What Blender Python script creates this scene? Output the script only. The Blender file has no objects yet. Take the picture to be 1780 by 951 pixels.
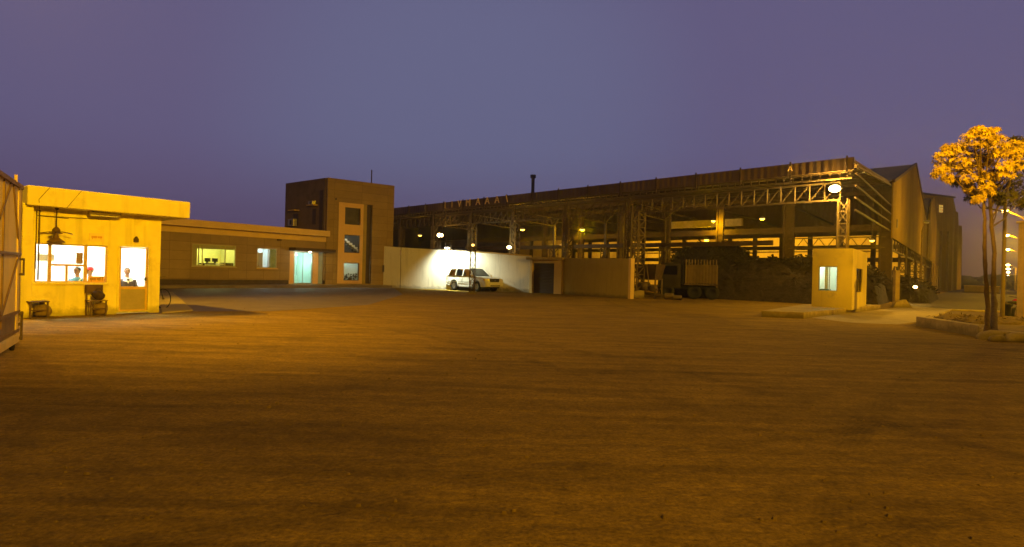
import bpy, bmesh, math, random
from mathutils import Vector, Matrix, Euler
random.seed(7)
C = bpy.context.scene
COL = C.collection

# ------------------------------------------------------------------ camera
H = 1.5                      # eye height
F = 1000.0                   # focal length in pixels of the 1780 px wide photograph
ROLL = math.atan(0.0253)
CR, SR = math.cos(ROLL), math.sin(ROLL)
RV = Vector((CR, 0, SR)); UV = Vector((-SR, 0, CR)); FV = Vector((0, 1, 0))
cam_d = bpy.data.cameras.new('camera'); cam = bpy.data.objects.new('camera', cam_d); COL.objects.link(cam)
cam.matrix_world = Matrix(((RV.x, UV.x, 0, 0), (RV.y, UV.y, -1, 0), (RV.z, UV.z, 0, H), (0, 0, 0, 1)))
cam_d.sensor_width = 36; cam_d.lens = 36 * F / 1780; cam_d.clip_start = 0.1; cam_d.clip_end = 3000
C.camera = cam
C.view_settings.view_transform = 'Standard'; C.view_settings.look = 'None'
C.view_settings.exposure = 0; C.view_settings.gamma = 1; C.view_settings.use_curve_mapping = False
C.render.engine = 'CYCLES'
C.cycles.use_denoising = True
C.cycles.max_bounces = 6; C.cycles.diffuse_bounces = 3; C.cycles.glossy_bounces = 3
C.cycles.transparent_max_bounces = 12; C.cycles.volume_bounces = 0
C.cycles.sample_clamp_indirect = 4
C.cycles.use_light_tree = True

# ------------------------------------------------------------------ dusk sky
def lin(c):
    return tuple((x / 255 / 12.92) if x / 255 <= 0.04045 else ((x / 255 + 0.055) / 1.055) ** 2.4 for x in c)
W = bpy.data.worlds.new('World'); C.world = W; W.use_nodes = True
nt = W.node_tree; nt.nodes.clear(); N = nt.nodes; L = nt.links
out = N.new('ShaderNodeOutputWorld'); bg = N.new('ShaderNodeBackground'); L.new(bg.outputs[0], out.inputs[0])
tc = N.new('ShaderNodeTexCoord'); sep = N.new('ShaderNodeSeparateXYZ'); L.new(tc.outputs['Generated'], sep.inputs[0])
def wmix(fac, a, b):
    m = N.new('ShaderNodeMix'); m.data_type = 'RGBA'
    if isinstance(fac, float): m.inputs[0].default_value = fac
    else: L.new(fac, m.inputs[0])
    for v, i in ((a, 6), (b, 7)):
        if isinstance(v, tuple): m.inputs[i].default_value = (*v, 1)
        else: L.new(v, m.inputs[i])
    return m.outputs[2]
def wramp(val, lo, hi, a=0.0, b=1.0):
    m = N.new('ShaderNodeMapRange'); m.interpolation_type = 'SMOOTHSTEP'
    L.new(val, m.inputs[0]); m.inputs[1].default_value = lo; m.inputs[2].default_value = hi
    m.inputs[3].default_value = a; m.inputs[4].default_value = b
    return m.outputs[0]
def wdot(v):
    m = N.new('ShaderNodeVectorMath'); m.operation = 'DOT_PRODUCT'; L.new(tc.outputs['Generated'], m.inputs[0])
    m.inputs[1].default_value = Vector(v).normalized(); return m.outputs['Value']
def wmul(a, b):
    m = N.new('ShaderNodeMath'); m.operation = 'MULTIPLY'; L.new(a, m.inputs[0]); L.new(b, m.inputs[1]); return m.outputs[0]
SKY_TOP, SKY_GLOW, SKY_LOW, SKY_RIGHT = lin((99, 92, 128)), lin((103, 104, 138)), lin((96, 80, 112)), lin((100, 70, 54))
c0 = wmix(wramp(wdot((-0.09, 1, 0.24)), 0.90, 0.999), SKY_TOP, SKY_GLOW)
c1 = wmix(wramp(sep.outputs[2], 0.02, 0.22, 1.0, 0.0), c0, SKY_LOW)
c2 = wmix(wmul(wramp(sep.outputs[2], 0.0, 0.20, 1.0, 0.0), wramp(wdot((0.8, 0.9, 0)), 0.80, 0.99)), c1, SKY_RIGHT)
c3 = wmix(wramp(sep.outputs[2], 0.40, 0.75), c2, (0.012, 0.009, 0.018))     # the dome darkens towards the zenith
c4 = wmix(wramp(sep.outputs['Y'], -0.35, 0.25, 1.0, 0.0), c3, (0.02, 0.013, 0.014))   # and behind the viewer, away from the afterglow
L.new(c4, bg.inputs[0]); bg.inputs[1].default_value = 1.0

# ------------------------------------------------------------------ yard flood lamps and added fill lamps (all outside the frame)
SOD = (1.0, 0.51, 0.0)
def spot(name, loc, tgt, watts, cone, blend, col=SOD, r=0.12):
    d = bpy.data.lights.new(name, 'SPOT'); d.energy = watts; d.color = col; d.spot_size = math.radians(cone); d.spot_blend = blend; d.shadow_soft_size = r
    o = bpy.data.objects.new(name, d); COL.objects.link(o); o.location = loc
    o.rotation_euler = (Vector(tgt) - Vector(loc)).to_track_quat('-Z', 'Y').to_euler(); return o
def point(name, loc, watts, col=SOD, r=0.1):
    d = bpy.data.lights.new(name, 'POINT'); d.energy = watts; d.color = col; d.shadow_soft_size = r
    o = bpy.data.objects.new(name, d); COL.objects.link(o); o.location = loc; return o
K1 = (5.0, -3.0, 8.5)
spot('gate_flood_light', K1, (-10.2, 17.6, 2.2), 30000, 42, 1.0)
spot('yard_fill_light', (7.0, -8.0, 11.0), (5, 18, 0), 8500, 150, 0.8)  # unseen fill lamp behind the viewer, brightens the foreground
spot('office_fill_light', (-2.5, 13.0, 10.5), (-11.0, 47, 1.5), 9000, 40, 1.0)  # added unseen lamp, evens out light on tower, office and white wall
spot('gatehouse_side_light', (-17.0, 17.2, 13.0), (-6, 21, 0.0), 13500, 92, 0.8)
spot('tree_fill_light', (8.5, 6.0, 7.5), (14.5, 17.5, 5.2), 21000, 27, 0.8)  # added unseen spot, brightens the tree crown
spot('road_fill_light', (29.0, 17.0, 9.0), (19.0, 31, 1.5), 14000, 120, 0.7)  # added unseen lamp, brightens the booth side and the gable

# ------------------------------------------------------------------ helpers
V1 = Vector((0.62, 0.785, 0)).normalized(); V2 = Vector((-0.785, 0.62, 0)).normalized(); Z = Vector((0, 0, 1))
def ray(px, py): return (RV * ((px - 890) / F) + UV * ((475.5 - py) / F) + FV)
def pd(px, d, z=0.0): return Vector(((px - 890) / F * d / CR, d, z))
def at(px, py, d):
    r = ray(px, py); return Vector((0, 0, H)) + r * (d / r.y)
def gp(px, py, z=0.0):
    r = ray(px, py); t = (z - H) / r.z; return Vector((0, 0, H)) + r * t
class Fr:
    """frame of a wall: u along it, n outward, z up"""
    def __init__(s, P, u, n=None):
        s.P = Vector((P[0], P[1], 0)); s.u = Vector((u[0], u[1], 0)).normalized()
        s.n = Vector(n).normalized() if n is not None else Vector((s.u.y, -s.u.x, 0))
        s.ang = math.atan2(s.u.y, s.u.x)
    def p(s, u, n, z): return s.P + s.u * u + s.n * n + Z * z
    def px(s, px, py, n=0.0):
        d = ray(px, py); q = s.P + s.n * n; nn = Vector((s.u.y, -s.u.x, 0)); O = Vector((0, 0, H))
        t = (q - O).dot(nn) / d.dot(nn); h = O + d * t
        return (h - q).dot(s.u) , h.z
    def uu(s, px, n=0.0, py=480): return s.px(px, py, n)[0]
class MB:
    def __init__(s): s.v = []; s.f = []; s.sm = []
    def add(s, vs, fs, sm=False):
        b = len(s.v); s.v += [Vector(q) for q in vs]; s.f += [[b + i for i in f] for f in fs]; s.sm += [sm] * len(fs); return s
    def hexa(s, q): return s.add(q, [(0, 3, 2, 1), (4, 5, 6, 7), (0, 1, 5, 4), (1, 2, 6, 5), (2, 3, 7, 6), (3, 0, 4, 7)])
    def fbox(s, fr, u0, u1, n0, n1, z0, z1):
        if u0 > u1: u0, u1 = u1, u0
        if n0 > n1: n0, n1 = n1, n0
        P = fr.p; return s.hexa([P(u0, n1, z0), P(u1, n1, z0), P(u1, n0, z0), P(u0, n0, z0), P(u0, n1, z1), P(u1, n1, z1), P(u1, n0, z1), P(u0, n0, z1)])
    def box(s, x0, x1, y0, y1, z0, z1):
        return s.hexa([(x0, y0, z0), (x1, y0, z0), (x1, y1, z0), (x0, y1, z0), (x0, y0, z1), (x1, y0, z1), (x1, y1, z1), (x0, y1, z1)])
    def bar(s, p, q, w, h=None):
        p = Vector(p); q = Vector(q); h = h or w; d = q - p
        if d.length < 1e-6: return s
        d.normalize(); a = d.cross(Z)
        if a.length < 1e-3: a = Vector((1, 0, 0))
        a.normalize(); b = a.cross(d); a *= w / 2; b *= h / 2
        return s.hexa([p - a - b, p + a - b, p + a + b, p - a + b, q - a - b, q + a - b, q + a + b, q - a + b])
    def tube(s, pts, rs, n=8, cap=True, sm=True):
        pts = [Vector(q) for q in pts]; rs = rs if isinstance(rs, (list, tuple)) else [rs] * len(pts); rings = []
        ref = None
        for i, q in enumerate(pts):
            d = (pts[min(i + 1, len(pts) - 1)] - pts[max(i - 1, 0)]).normalized()
            if ref is None or abs(ref.dot(d)) > 0.95: ref = Vector((1, 0, 0)) if abs(d.x) < 0.9 else Vector((0, 1, 0))
            a = d.cross(ref).normalized(); b = d.cross(a); ref = -b if False else ref
            rings.append([q + (a * math.cos(2 * math.pi * k / n) + b * math.sin(2 * math.pi * k / n)) * rs[i] for k in range(n)])
        vs = [v for r in rings for v in r]; fs = []
        for i in range(len(pts) - 1):
            for k in range(n):
                fs.append((i * n + k, i * n + (k + 1) % n, (i + 1) * n + (k + 1) % n, (i + 1) * n + k))
        s.add(vs, fs, sm)
        if cap: s.add(rings[0], [tuple(range(n))[::-1]]); s.add(rings[-1], [tuple(range(n))])
        return s
    def lathe(s, c, prof, n=12, ax=Z, sm=True):
        c = Vector(c); ax = Vector(ax).normalized(); a = ax.cross(Vector((1, 0, 0)) if abs(ax.x) < 0.9 else Vector((0, 1, 0))).normalized(); b = ax.cross(a)
        vs = []; fs = []
        for r, h in prof:
            vs += [c + ax * h + (a * math.cos(2 * math.pi * k / n) + b * math.sin(2 * math.pi * k / n)) * max(r, 1e-4) for k in range(n)]
        for i in range(len(prof) - 1):
            for k in range(n): fs.append((i * n + k, i * n + (k + 1) % n, (i + 1) * n + (k + 1) % n, (i + 1) * n + k))
        return s.add(vs, fs, sm)
    def prism(s, poly, off):
        off = Vector(off); n = len(poly); P = [Vector(q) for q in poly]
        return s.add(P + [q + off for q in P], [tuple(range(n))[::-1], tuple(range(n, 2 * n))] + [(i, (i + 1) % n, n + (i + 1) % n, n + i) for i in range(n)])
    def ball(s, c, r, n=10, m=7, rot=None):
        c = Vector(c); r = Vector(r) if not isinstance(r, (int, float)) else Vector((r, r, r)); vs = []; fs = []
        for j in range(m + 1):
            t = math.pi * j / m
            for k in range(n):
                q = Vector((math.sin(t) * math.cos(2 * math.pi * k / n) * r.x, math.sin(t) * math.sin(2 * math.pi * k / n) * r.y, math.cos(t) * r.z))
                if rot: q = rot @ q
                vs.append(c + q)
        for j in range(m):
            for k in range(n): fs.append((j * n + k, (j + 1) * n + k, (j + 1) * n + (k + 1) % n, j * n + (k + 1) % n))
        return s.add(vs, fs, True)
    def blob(s, c, r, seed, rough=0.25, n=14, m=9):
        """irregular lump"""
        rnd = random.Random(seed); ph = [(rnd.uniform(-1, 1), rnd.uniform(-1, 1), rnd.uniform(-1, 1), rnd.uniform(0, 6)) for _ in range(6)]
        i0 = len(s.v); s.ball(c, r, n, m); c = Vector(c)
        for i in range(i0, len(s.v)):
            d = s.v[i] - c; u = Vector((d.x / (r[0] or 1), d.y / (r[1] or 1), d.z / (r[2] or 1)))
            k = sum(math.sin(3.2 * (u.x * a + u.y * b + u.z * g) + p) for a, b, g, p in ph) / 6
            s.v[i] = c + d * (1 + rough * 2 * k)
        return s
    def wall(s, fr, u0, u1, z0, z1, n0, n1, holes=()):
        """slab between n0 (back) and n1 (front) with rectangular openings"""
        us = sorted({u0, u1} | {min(max(h[i], u0), u1) for h in holes for i in (0, 1)}); zs = sorted({z0, z1} | {min(max(h[i], z0), z1) for h in holes for i in (2, 3)})
        def solid(i, j):
            if i < 0 or j < 0 or i >= len(us) - 1 or j >= len(zs) - 1: return False
            a = (us[i] + us[i + 1]) / 2; b = (zs[j] + zs[j + 1]) / 2
            return not any(h[0] < a < h[1] and h[2] < b < h[3] for h in holes)
        P = fr.p
        for i in range(len(us) - 1):
            for j in range(len(zs) - 1):
                if not solid(i, j): continue
                a, b, c, d = us[i], us[i + 1], zs[j], zs[j + 1]
                s.add([P(a, n1, c), P(b, n1, c), P(b, n1, d), P(a, n1, d)], [(0, 1, 2, 3)]); s.add([P(a, n0, c), P(b, n0, c), P(b, n0, d), P(a, n0, d)], [(3, 2, 1, 0)])
                if not solid(i - 1, j): s.add([P(a, n0, c), P(a, n1, c), P(a, n1, d), P(a, n0, d)], [(0, 1, 2, 3)])
                if not solid(i + 1, j): s.add([P(b, n0, c), P(b, n1, c), P(b, n1, d), P(b, n0, d)], [(3, 2, 1, 0)])
                if not solid(i, j - 1): s.add([P(a, n0, c), P(b, n0, c), P(b, n1, c), P(a, n1, c)], [(0, 1, 2, 3)])
                if not solid(i, j + 1): s.add([P(a, n0, d), P(b, n0, d), P(b, n1, d), P(a, n1, d)], [(3, 2, 1, 0)])
        return s
    def frame(s, fr, u0, u1, z0, z1, n0, n1, w):
        s.fbox(fr, u0, u0 + w, n0, n1, z0, z1); s.fbox(fr, u1 - w, u1, n0, n1, z0, z1)
        s.fbox(fr, u0 + w, u1 - w, n0, n1, z0, z0 + w); s.fbox(fr, u0 + w, u1 - w, n0, n1, z1 - w, z1); return s
    def build(s, name, mat, parent=None, label=None, cat=None, group=None, kind=None, bevel=0):
        o0 = Vector((0, 0, 0)); q = parent
        while q is not None: o0 += q.location; q = q.parent
        me = bpy.data.meshes.new(name); me.from_pydata([v - o0 for v in s.v], [], s.f); me.materials.append(mat)
        me.polygons.foreach_set('use_smooth', s.sm); me.validate(); me.update()
        o = bpy.data.objects.new(name, me); COL.objects.link(o); o.parent = parent
        if bevel:
            m = o.modifiers.new('edge', 'BEVEL'); m.width = bevel; m.segments = 2; m.limit_method = 'ANGLE'
        return tag(o, label, cat, group, kind)
def tag(o, label=None, cat=None, group=None, kind=None):
    if label: o['label'] = label
    if cat: o['category'] = cat
    if group: o['group'] = group
    if kind: o['kind'] = kind
    return o
def thing(name, loc, label, cat, group=None, kind=None):
    o = bpy.data.objects.new(name, None); o.empty_display_size = 0.2; COL.objects.link(o); o.location = loc
    return tag(o, label, cat, group, kind)
def children(o): return [c for c in bpy.data.objects if c.parent == o]
def copy_tree(o, loc=None, rot=None, label=None, parent=None):
    c = o.copy(); COL.objects.link(c)
    if parent is not None: c.parent = parent
    if loc is not None: c.location = loc
    if rot is not None: c.rotation_euler = (0, 0, rot)
    if label: c['label'] = label
    for ch in children(o): copy_tree(ch, parent=c)
    return c

# ------------------------------------------------------------------ materials
def mat(name, col, rough=0.8, metal=0.0, var=0.25, scale=2.0, bump=0.0, bscale=30.0, kind=None, ang=0.0, spec=0.3, stretch=None, dirt=None, **k):
    m = bpy.data.materials.new(name); m.use_nodes = True; t = m.node_tree; n = t.nodes; l = t.links; b = n['Principled BSDF']
    b.inputs['Roughness'].default_value = rough; b.inputs['Metallic'].default_value = metal; b.inputs['Specular IOR Level'].default_value = spec
    co = n.new('ShaderNodeTexCoord'); mp = n.new('ShaderNodeMapping'); mp.vector_type = 'POINT'
    mp.inputs['Rotation'].default_value = (0, 0, -ang); l.new(co.outputs['Object'], mp.inputs[0])
    vec = mp.outputs[0]
    vs = vec
    if stretch:
        m2 = n.new('ShaderNodeVectorMath'); m2.operation = 'MULTIPLY'; l.new(vec, m2.inputs[0]); m2.inputs[1].default_value = stretch; vs = m2.outputs[0]
    nz = n.new('ShaderNodeTexNoise'); nz.inputs['Scale'].default_value = scale; nz.inputs['Detail'].default_value = 6; nz.inputs['Roughness'].default_value = 0.65; l.new(vs, nz.inputs[0])
    def mix(f, a, c, mode='MIX'):
        x = n.new('ShaderNodeMix'); x.data_type = 'RGBA'; x.blend_type = mode
        if isinstance(f, float): x.inputs[0].default_value = f
        else: l.new(f, x.inputs[0])
        for v, i in ((a, 6), (c, 7)):
            if isinstance(v, tuple): x.inputs[i].default_value = (*v, 1)
            else: l.new(v, x.inputs[i])
        return x.outputs[2]
    def rmp(v, a, c):
        x = n.new('ShaderNodeMapRange'); l.new(v, x.inputs[0]); x.inputs[1].default_value = a; x.inputs[2].default_value = c; return x.outputs[0]
    lo = tuple(x * (1 - var) for x in col); hi = tuple(min(1, x * (1 + var)) for x in col)
    base = mix(rmp(nz.outputs[0], 0.3, 0.7), lo, hi)
    if dirt:
        n2 = n.new('ShaderNodeTexNoise'); n2.inputs['Scale'].default_value = dirt[1]; n2.inputs['Detail'].default_value = 8; n2.inputs['Roughness'].default_value = 0.7; l.new(vs, n2.inputs[0])
        base = mix(rmp(n2.outputs[0], dirt[2], dirt[2] + 0.16), base, dirt[0])
    if 'splash' in k:
        sp0 = n.new('ShaderNodeSeparateXYZ'); l.new(co.outputs['Object'], sp0.inputs[0]); n4 = n.new('ShaderNodeTexNoise'); n4.inputs['Scale'].default_value = 2.2; n4.inputs['Detail'].default_value = 8; n4.inputs['Roughness'].default_value = .7; l.new(vs, n4.inputs[0])
        a4 = n.new('ShaderNodeMath'); a4.operation = 'MULTIPLY_ADD'; l.new(n4.outputs[0], a4.inputs[0]); a4.inputs[1].default_value = -1.5 * k['splash']; l.new(sp0.outputs[2], a4.inputs[2])
        m4 = n.new('ShaderNodeMapRange'); l.new(a4.outputs[0], m4.inputs[0]); m4.inputs[1].default_value = -.62 * k['splash']; m4.inputs[2].default_value = -.25 * k['splash']; m4.inputs[3].default_value = .75; m4.inputs[4].default_value = 0
        base = mix(m4.outputs[0], base, tuple(x * .38 for x in col))
        n5 = n.new('ShaderNodeTexNoise'); n5.inputs['Scale'].default_value = 1; n5.inputs['Detail'].default_value = 5; q5 = n.new('ShaderNodeVectorMath'); q5.operation = 'MULTIPLY'; l.new(vec, q5.inputs[0]); q5.inputs[1].default_value = (5, 5, .35); l.new(q5.outputs[0], n5.inputs[0])
        m5 = n.new('ShaderNodeMapRange'); l.new(n5.outputs[0], m5.inputs[0]); m5.inputs[1].default_value = .54; m5.inputs[2].default_value = .72; m5.inputs[3].default_value = 0; m5.inputs[4].default_value = .4
        base = mix(m5.outputs[0], base, tuple(x * .5 for x in col))
    hgt = None
    if kind == 'tile':     # large stone cladding slabs
        sp = n.new('ShaderNodeSeparateXYZ'); l.new(vec, sp.inputs[0]); cb = n.new('ShaderNodeCombineXYZ'); l.new(sp.outputs[0], cb.inputs[0]); l.new(sp.outputs[2], cb.inputs[1])
        br = n.new('ShaderNodeTexBrick'); l.new(cb.outputs[0], br.inputs[0]); br.inputs['Scale'].default_value = 1; br.inputs['Brick Width'].default_value = k.get('bw', 1.5); br.inputs['Row Height'].default_value = k.get('bh', 0.75)
        br.inputs['Mortar Size'].default_value = 0.012; br.offset = 0.5 if k.get('off') else 0.0; br.inputs['Color1'].default_value = (1, 1, 1, 1); br.inputs['Color2'].default_value = (0.82, 0.8, 0.78, 1); br.inputs['Mortar'].default_value = (0.55, 0.52, 0.48, 1)
        base = mix(1.0, base, br.outputs['Color'], 'MULTIPLY')
    if kind in ('corr', 'corz'):     # profiled sheet
        sp = n.new('ShaderNodeSeparateXYZ'); l.new(vec, sp.inputs[0]); ma = n.new('ShaderNodeMath'); ma.operation = 'MULTIPLY'; l.new(sp.outputs[0 if kind == 'corr' else 2], ma.inputs[0]); ma.inputs[1].default_value = 2 * math.pi / k.get('pitch', 0.25)
        sn = n.new('ShaderNodeMath'); sn.operation = 'SINE'; l.new(ma.outputs[0], sn.inputs[0]); hgt = sn.outputs[0]
        st = n.new('ShaderNodeTexNoise'); st.inputs['Scale'].default_value = 1; st.inputs['Detail'].default_value = 3
        cb = n.new('ShaderNodeCombineXYZ'); a2 = n.new('ShaderNodeMath'); a2.operation = 'MULTIPLY'; l.new(sp.outputs[0], a2.inputs[0]); a2.inputs[1].default_value = k.get('sf', 0.5); l.new(a2.outputs[0], cb.inputs[0])
        a3 = n.new('ShaderNodeMath'); a3.operation = 'MULTIPLY'; l.new(sp.outputs[2], a3.inputs[0]); a3.inputs[1].default_value = 0.06; l.new(a3.outputs[0], cb.inputs[2]); l.new(cb.outputs[0], st.inputs[0])
        base = mix(rmp(st.outputs[0], 0.35, 0.65), mix(1.0, base, (0.62, 0.58, 0.52), 'MULTIPLY'), base)
    l.new(base, b.inputs['Base Color'])
    if bump or hgt is not None:
        bp = n.new('ShaderNodeBump')
        if hgt is not None: bp.inputs['Strength'].default_value = 0.6; bp.inputs['Distance'].default_value = 0.03; l.new(hgt, bp.inputs['Height'])
        else:
            n3 = n.new('ShaderNodeTexNoise'); n3.inputs['Scale'].default_value = bscale; n3.inputs['Detail'].default_value = 5; l.new(vs, n3.inputs[0])
            bp.inputs['Strength'].default_value = bump; bp.inputs['Distance'].default_value = k.get('bd', 0.02); l.new(n3.outputs[0], bp.inputs['Height'])
        l.new(bp.outputs[0], b.inputs['Normal'])
    return m
def emis(name, col, s):
    m = bpy.data.materials.new(name); m.use_nodes = True; b = m.node_tree.nodes['Principled BSDF']
    b.inputs['Base Color'].default_value = (0.8, 0.8, 0.8, 1); b.inputs['Emission Color'].default_value = (*col, 1); b.inputs['Emission Strength'].default_value = s; return m
def glassm(name, tint, refl=0.12, alpha=0.9):
    m = bpy.data.materials.new(name); m.use_nodes = True; t = m.node_tree; n = t.nodes; l = t.links; n.clear()
    o = n.new('ShaderNodeOutputMaterial'); a = n.new('ShaderNodeBsdfTransparent'); a.inputs[0].default_value = (*tint, 1); g = n.new('ShaderNodeBsdfGlossy'); g.inputs['Roughness'].default_value = 0.03
    fz = n.new('ShaderNodeLayerWeight'); fz.inputs[0].default_value = 0.25; mr = n.new('ShaderNodeMapRange'); l.new(fz.outputs['Fresnel'], mr.inputs[0]); mr.inputs[3].default_value = refl * 0.4; mr.inputs[4].default_value = min(1, refl * 4)
    mx = n.new('ShaderNodeMixShader'); l.new(mr.outputs[0], mx.inputs[0]); l.new(a.outputs[0], mx.inputs[1]); l.new(g.outputs[0], mx.inputs[2]); l.new(mx.outputs[0], o.inputs[0]); return m
A1 = math.atan2(V1.y, V1.x); AF = math.atan2(0.707, -0.707)
M = {}
M['cream'] = mat('cream_paint', (0.78, 0.69, 0.16), 0.85, var=0.09, scale=1.6, bump=0.2, bscale=60, dirt=((0.60, 0.50, 0.12), 1.1, 0.54), splash=0.45)
M['cream2'] = mat('weathered_cream_paint', (0.56, 0.45, 0.10), 0.9, var=0.12, scale=0.8, bump=0.15, bscale=50, dirt=((0.36, 0.28, 0.13), 0.9, 0.58), splash=0.5)
M['roomwhite'] = mat('room_white', (0.82, 0.82, 0.78), 0.8, var=0.03)
M['yellowframe'] = mat('yellow_frame_paint', (0.55, 0.36, 0.10), 0.5, var=0.15, scale=6)
M['brownsteel'] = mat('brown_painted_steel', (0.16, 0.10, 0.05), 0.55, var=0.3, scale=4, metal=0.1)
M['gatesheet'] = mat('dusty_gate_sheet', (0.62, 0.48, 0.18), 0.6, var=0.2, scale=1.2, stretch=(1, 1, 0.3), dirt=((0.26, 0.18, 0.09), 1.6, 0.55))
M['darkwood'] = mat('dark_wood', (0.10, 0.06, 0.035), 0.6, var=0.3, scale=8)
M['black'] = mat('black_plastic', (0.02, 0.02, 0.022), 0.5, var=0.3, scale=9)
M['bag'] = mat('brown_bag_fabric', (0.05, 0.032, 0.02), 0.85, var=0.3, scale=14, bump=0.4)
M['sack'] = mat('olive_sack_cloth', (0.20, 0.14, 0.06), 0.9, var=0.3, scale=9, bump=0.5, bscale=12)
M['greypanel'] = mat('grey_door_panel', (0.33, 0.27, 0.19), 0.6, var=0.1, scale=5)
M['tile'] = mat('brown_stone_cladding', (0.29, 0.205, 0.08), 0.55, var=0.12, scale=1.2, kind='tile', ang=A1, bw=1.3, bh=0.62)
M['tile2'] = mat('brown_tower_cladding', (0.29, 0.195, 0.055), 0.55, var=0.12, scale=1.2, kind='tile', ang=math.atan2(3.5, 4.45), bw=2.4, bh=0.62)
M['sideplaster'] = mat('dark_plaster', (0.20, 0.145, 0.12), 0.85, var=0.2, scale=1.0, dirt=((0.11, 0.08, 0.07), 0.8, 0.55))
M['fascia'] = mat('cream_concrete_fascia', (0.62, 0.44, 0.17), 0.75, var=0.1, scale=0.9, dirt=((0.36, 0.25, 0.15), 1.2, 0.63))
M['plinth'] = mat('dark_plinth_stone', (0.07, 0.05, 0.045), 0.6, var=0.25, scale=3)
M['orangepanel'] = mat('peach_cladding_panel', (0.66, 0.42, 0.16), 0.5, var=0.06, scale=1.2)
M['olive'] = mat('olive_blind', (0.42, 0.38, 0.18), 0.7, var=0.1)
M['alu'] = mat('aluminium_frame', (0.42, 0.40, 0.34), 0.4, var=0.08, metal=0.5)
M['whitewall'] = mat('whitewashed_wall', (0.72, 0.68, 0.58), 0.85, var=0.07, scale=0.7, bump=0.2, bscale=25, dirt=((0.48, 0.42, 0.33), 0.55, 0.60), splash=0.6)
M['olivewall'] = mat('drab_plastered_wall', (0.34, 0.25, 0.05), 0.9, var=0.12, scale=0.7, bump=0.2, bscale=25, dirt=((0.22, 0.17, 0.10), 0.6, 0.60), splash=0.6)
M['shutter'] = mat('ribbed_shutter_steel', (0.09, 0.065, 0.045), 0.5, var=0.15, kind='corz', pitch=0.12)
M['steel'] = mat('old_painted_steel', (0.13, 0.095, 0.045), 0.6, var=0.25, scale=3, metal=0.15, dirt=((0.10, 0.055, 0.03), 3, 0.55))
M['steeldark'] = mat('dark_rusty_steel', (0.075, 0.05, 0.03), 0.7, var=0.3, scale=3)
M['roofsheet'] = mat('shed_roof_sheet', (0.13, 0.08, 0.05), 0.6, var=0.2, scale=0.4, kind='corr', ang=AF, pitch=0.5, sf=0.4)
M['fasciasheet'] = mat('shed_fascia_sheet', (0.17, 0.115, 0.07), 0.6, var=0.15, scale=0.5, kind='corr', ang=AF, pitch=0.4, sf=0.35)
M['gablesheet'] = mat('cream_profiled_cladding', (0.29, 0.205, 0.022), 0.85, var=0.1, spec=0.05, scale=0.2, kind='corr', ang=A1, pitch=0.5, sf=0.16)
M['browncladding'] = mat('brown_profiled_cladding', (0.38, 0.25, 0.04), 0.9, var=0.15, spec=0.05, scale=0.2, kind='corr', ang=A1, pitch=0.6, sf=0.2)
M['farsheet'] = mat('far_wall_sheet', (0.62, 0.50, 0.24), 0.6, var=0.2, scale=0.15, kind='corr', ang=AF, pitch=0.6, sf=0.25)
M['redsheet'] = mat('red_oxide_beam', (0.42, 0.10, 0.05), 0.6, var=0.3, scale=0.5)
M['scrap'] = mat('heaped_scrap', (0.035, 0.026, 0.018), 0.9, var=0.5, scale=2.5, bump=0.8, bscale=6, bd=0.15)
M['carpaint'] = mat('white_car_paint', (0.72, 0.70, 0.64), 0.28, var=0.02, spec=0.6)
M['tyre'] = mat('tyre_rubber', (0.018, 0.017, 0.016), 0.85, var=0.3, scale=12)
M['rim'] = mat('alloy_rim', (0.5, 0.48, 0.44), 0.35, metal=0.7, var=0.05)
M['carglass'] = glassm('tinted_car_glass', (0.22, 0.25, 0.23), 0.16)
M['glass'] = glassm('window_glass', (0.94, 0.96, 0.95), 0.06)
M['doorglass'] = glassm('frosted_door_glass', (0.80, 0.92, 0.88), 0.08)
M['chrome'] = mat('chrome', (0.6, 0.58, 0.55), 0.2, metal=0.9, var=0.03)
M['headlamp'] = mat('headlamp_lens', (0.75, 0.7, 0.6), 0.15, var=0.03, spec=0.9)
M['amber'] = mat('amber_lens', (0.75, 0.35, 0.05), 0.2, var=0.05, spec=0.8)
M['plate'] = mat('number_plate', (0.7, 0.68, 0.6), 0.5, var=0.05)
M['redlens'] = mat('red_lens', (0.35, 0.02, 0.015), 0.2, var=0.05, spec=0.8)
M['concrete'] = mat('worn_concrete', (0.32, 0.26, 0.14), 0.85, var=0.2, scale=1.3, bump=0.3, bscale=25, dirt=((0.18, 0.14, 0.10), 1.6, 0.58))
M['kerb'] = mat('kerb_concrete', (0.36, 0.28, 0.12), 0.85, var=0.2, scale=2.3, bump=0.4, bscale=30, splash=.5, dirt=((0.22, 0.17, 0.11), 2.6, 0.56))  # kerb sides grow darker towards the ground, tops stay paler
M['soil'] = mat('planter_soil', (0.11, 0.075, 0.04), 0.95, var=0.4, scale=3, bump=0.8, bscale=9, bd=0.06)
M['terrace'] = mat('grey_paving', (0.17, 0.135, 0.12), 0.7, var=0.2, scale=1.0, bump=0.15, bscale=30, dirt=((0.10, 0.08, 0.075), 0.5, 0.56))
M['bark'] = mat('bark', (0.10, 0.062, 0.028), 0.9, var=0.4, scale=9, bump=0.8, bscale=22, stretch=(1, 1, 0.35), dirt=((0.09, 0.055, 0.03), 6, 0.52))
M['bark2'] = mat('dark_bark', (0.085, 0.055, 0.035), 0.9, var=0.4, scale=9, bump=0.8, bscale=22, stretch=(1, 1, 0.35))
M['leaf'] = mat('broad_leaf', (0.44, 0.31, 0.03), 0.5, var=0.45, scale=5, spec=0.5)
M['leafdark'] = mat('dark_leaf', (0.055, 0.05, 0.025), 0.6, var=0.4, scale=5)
M['skin'] = mat('skin', (0.28, 0.15, 0.09), 0.6, var=0.08)
M['hair'] = mat('black_hair', (0.015, 0.012, 0.01), 0.6, var=0.2, scale=20)
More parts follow.
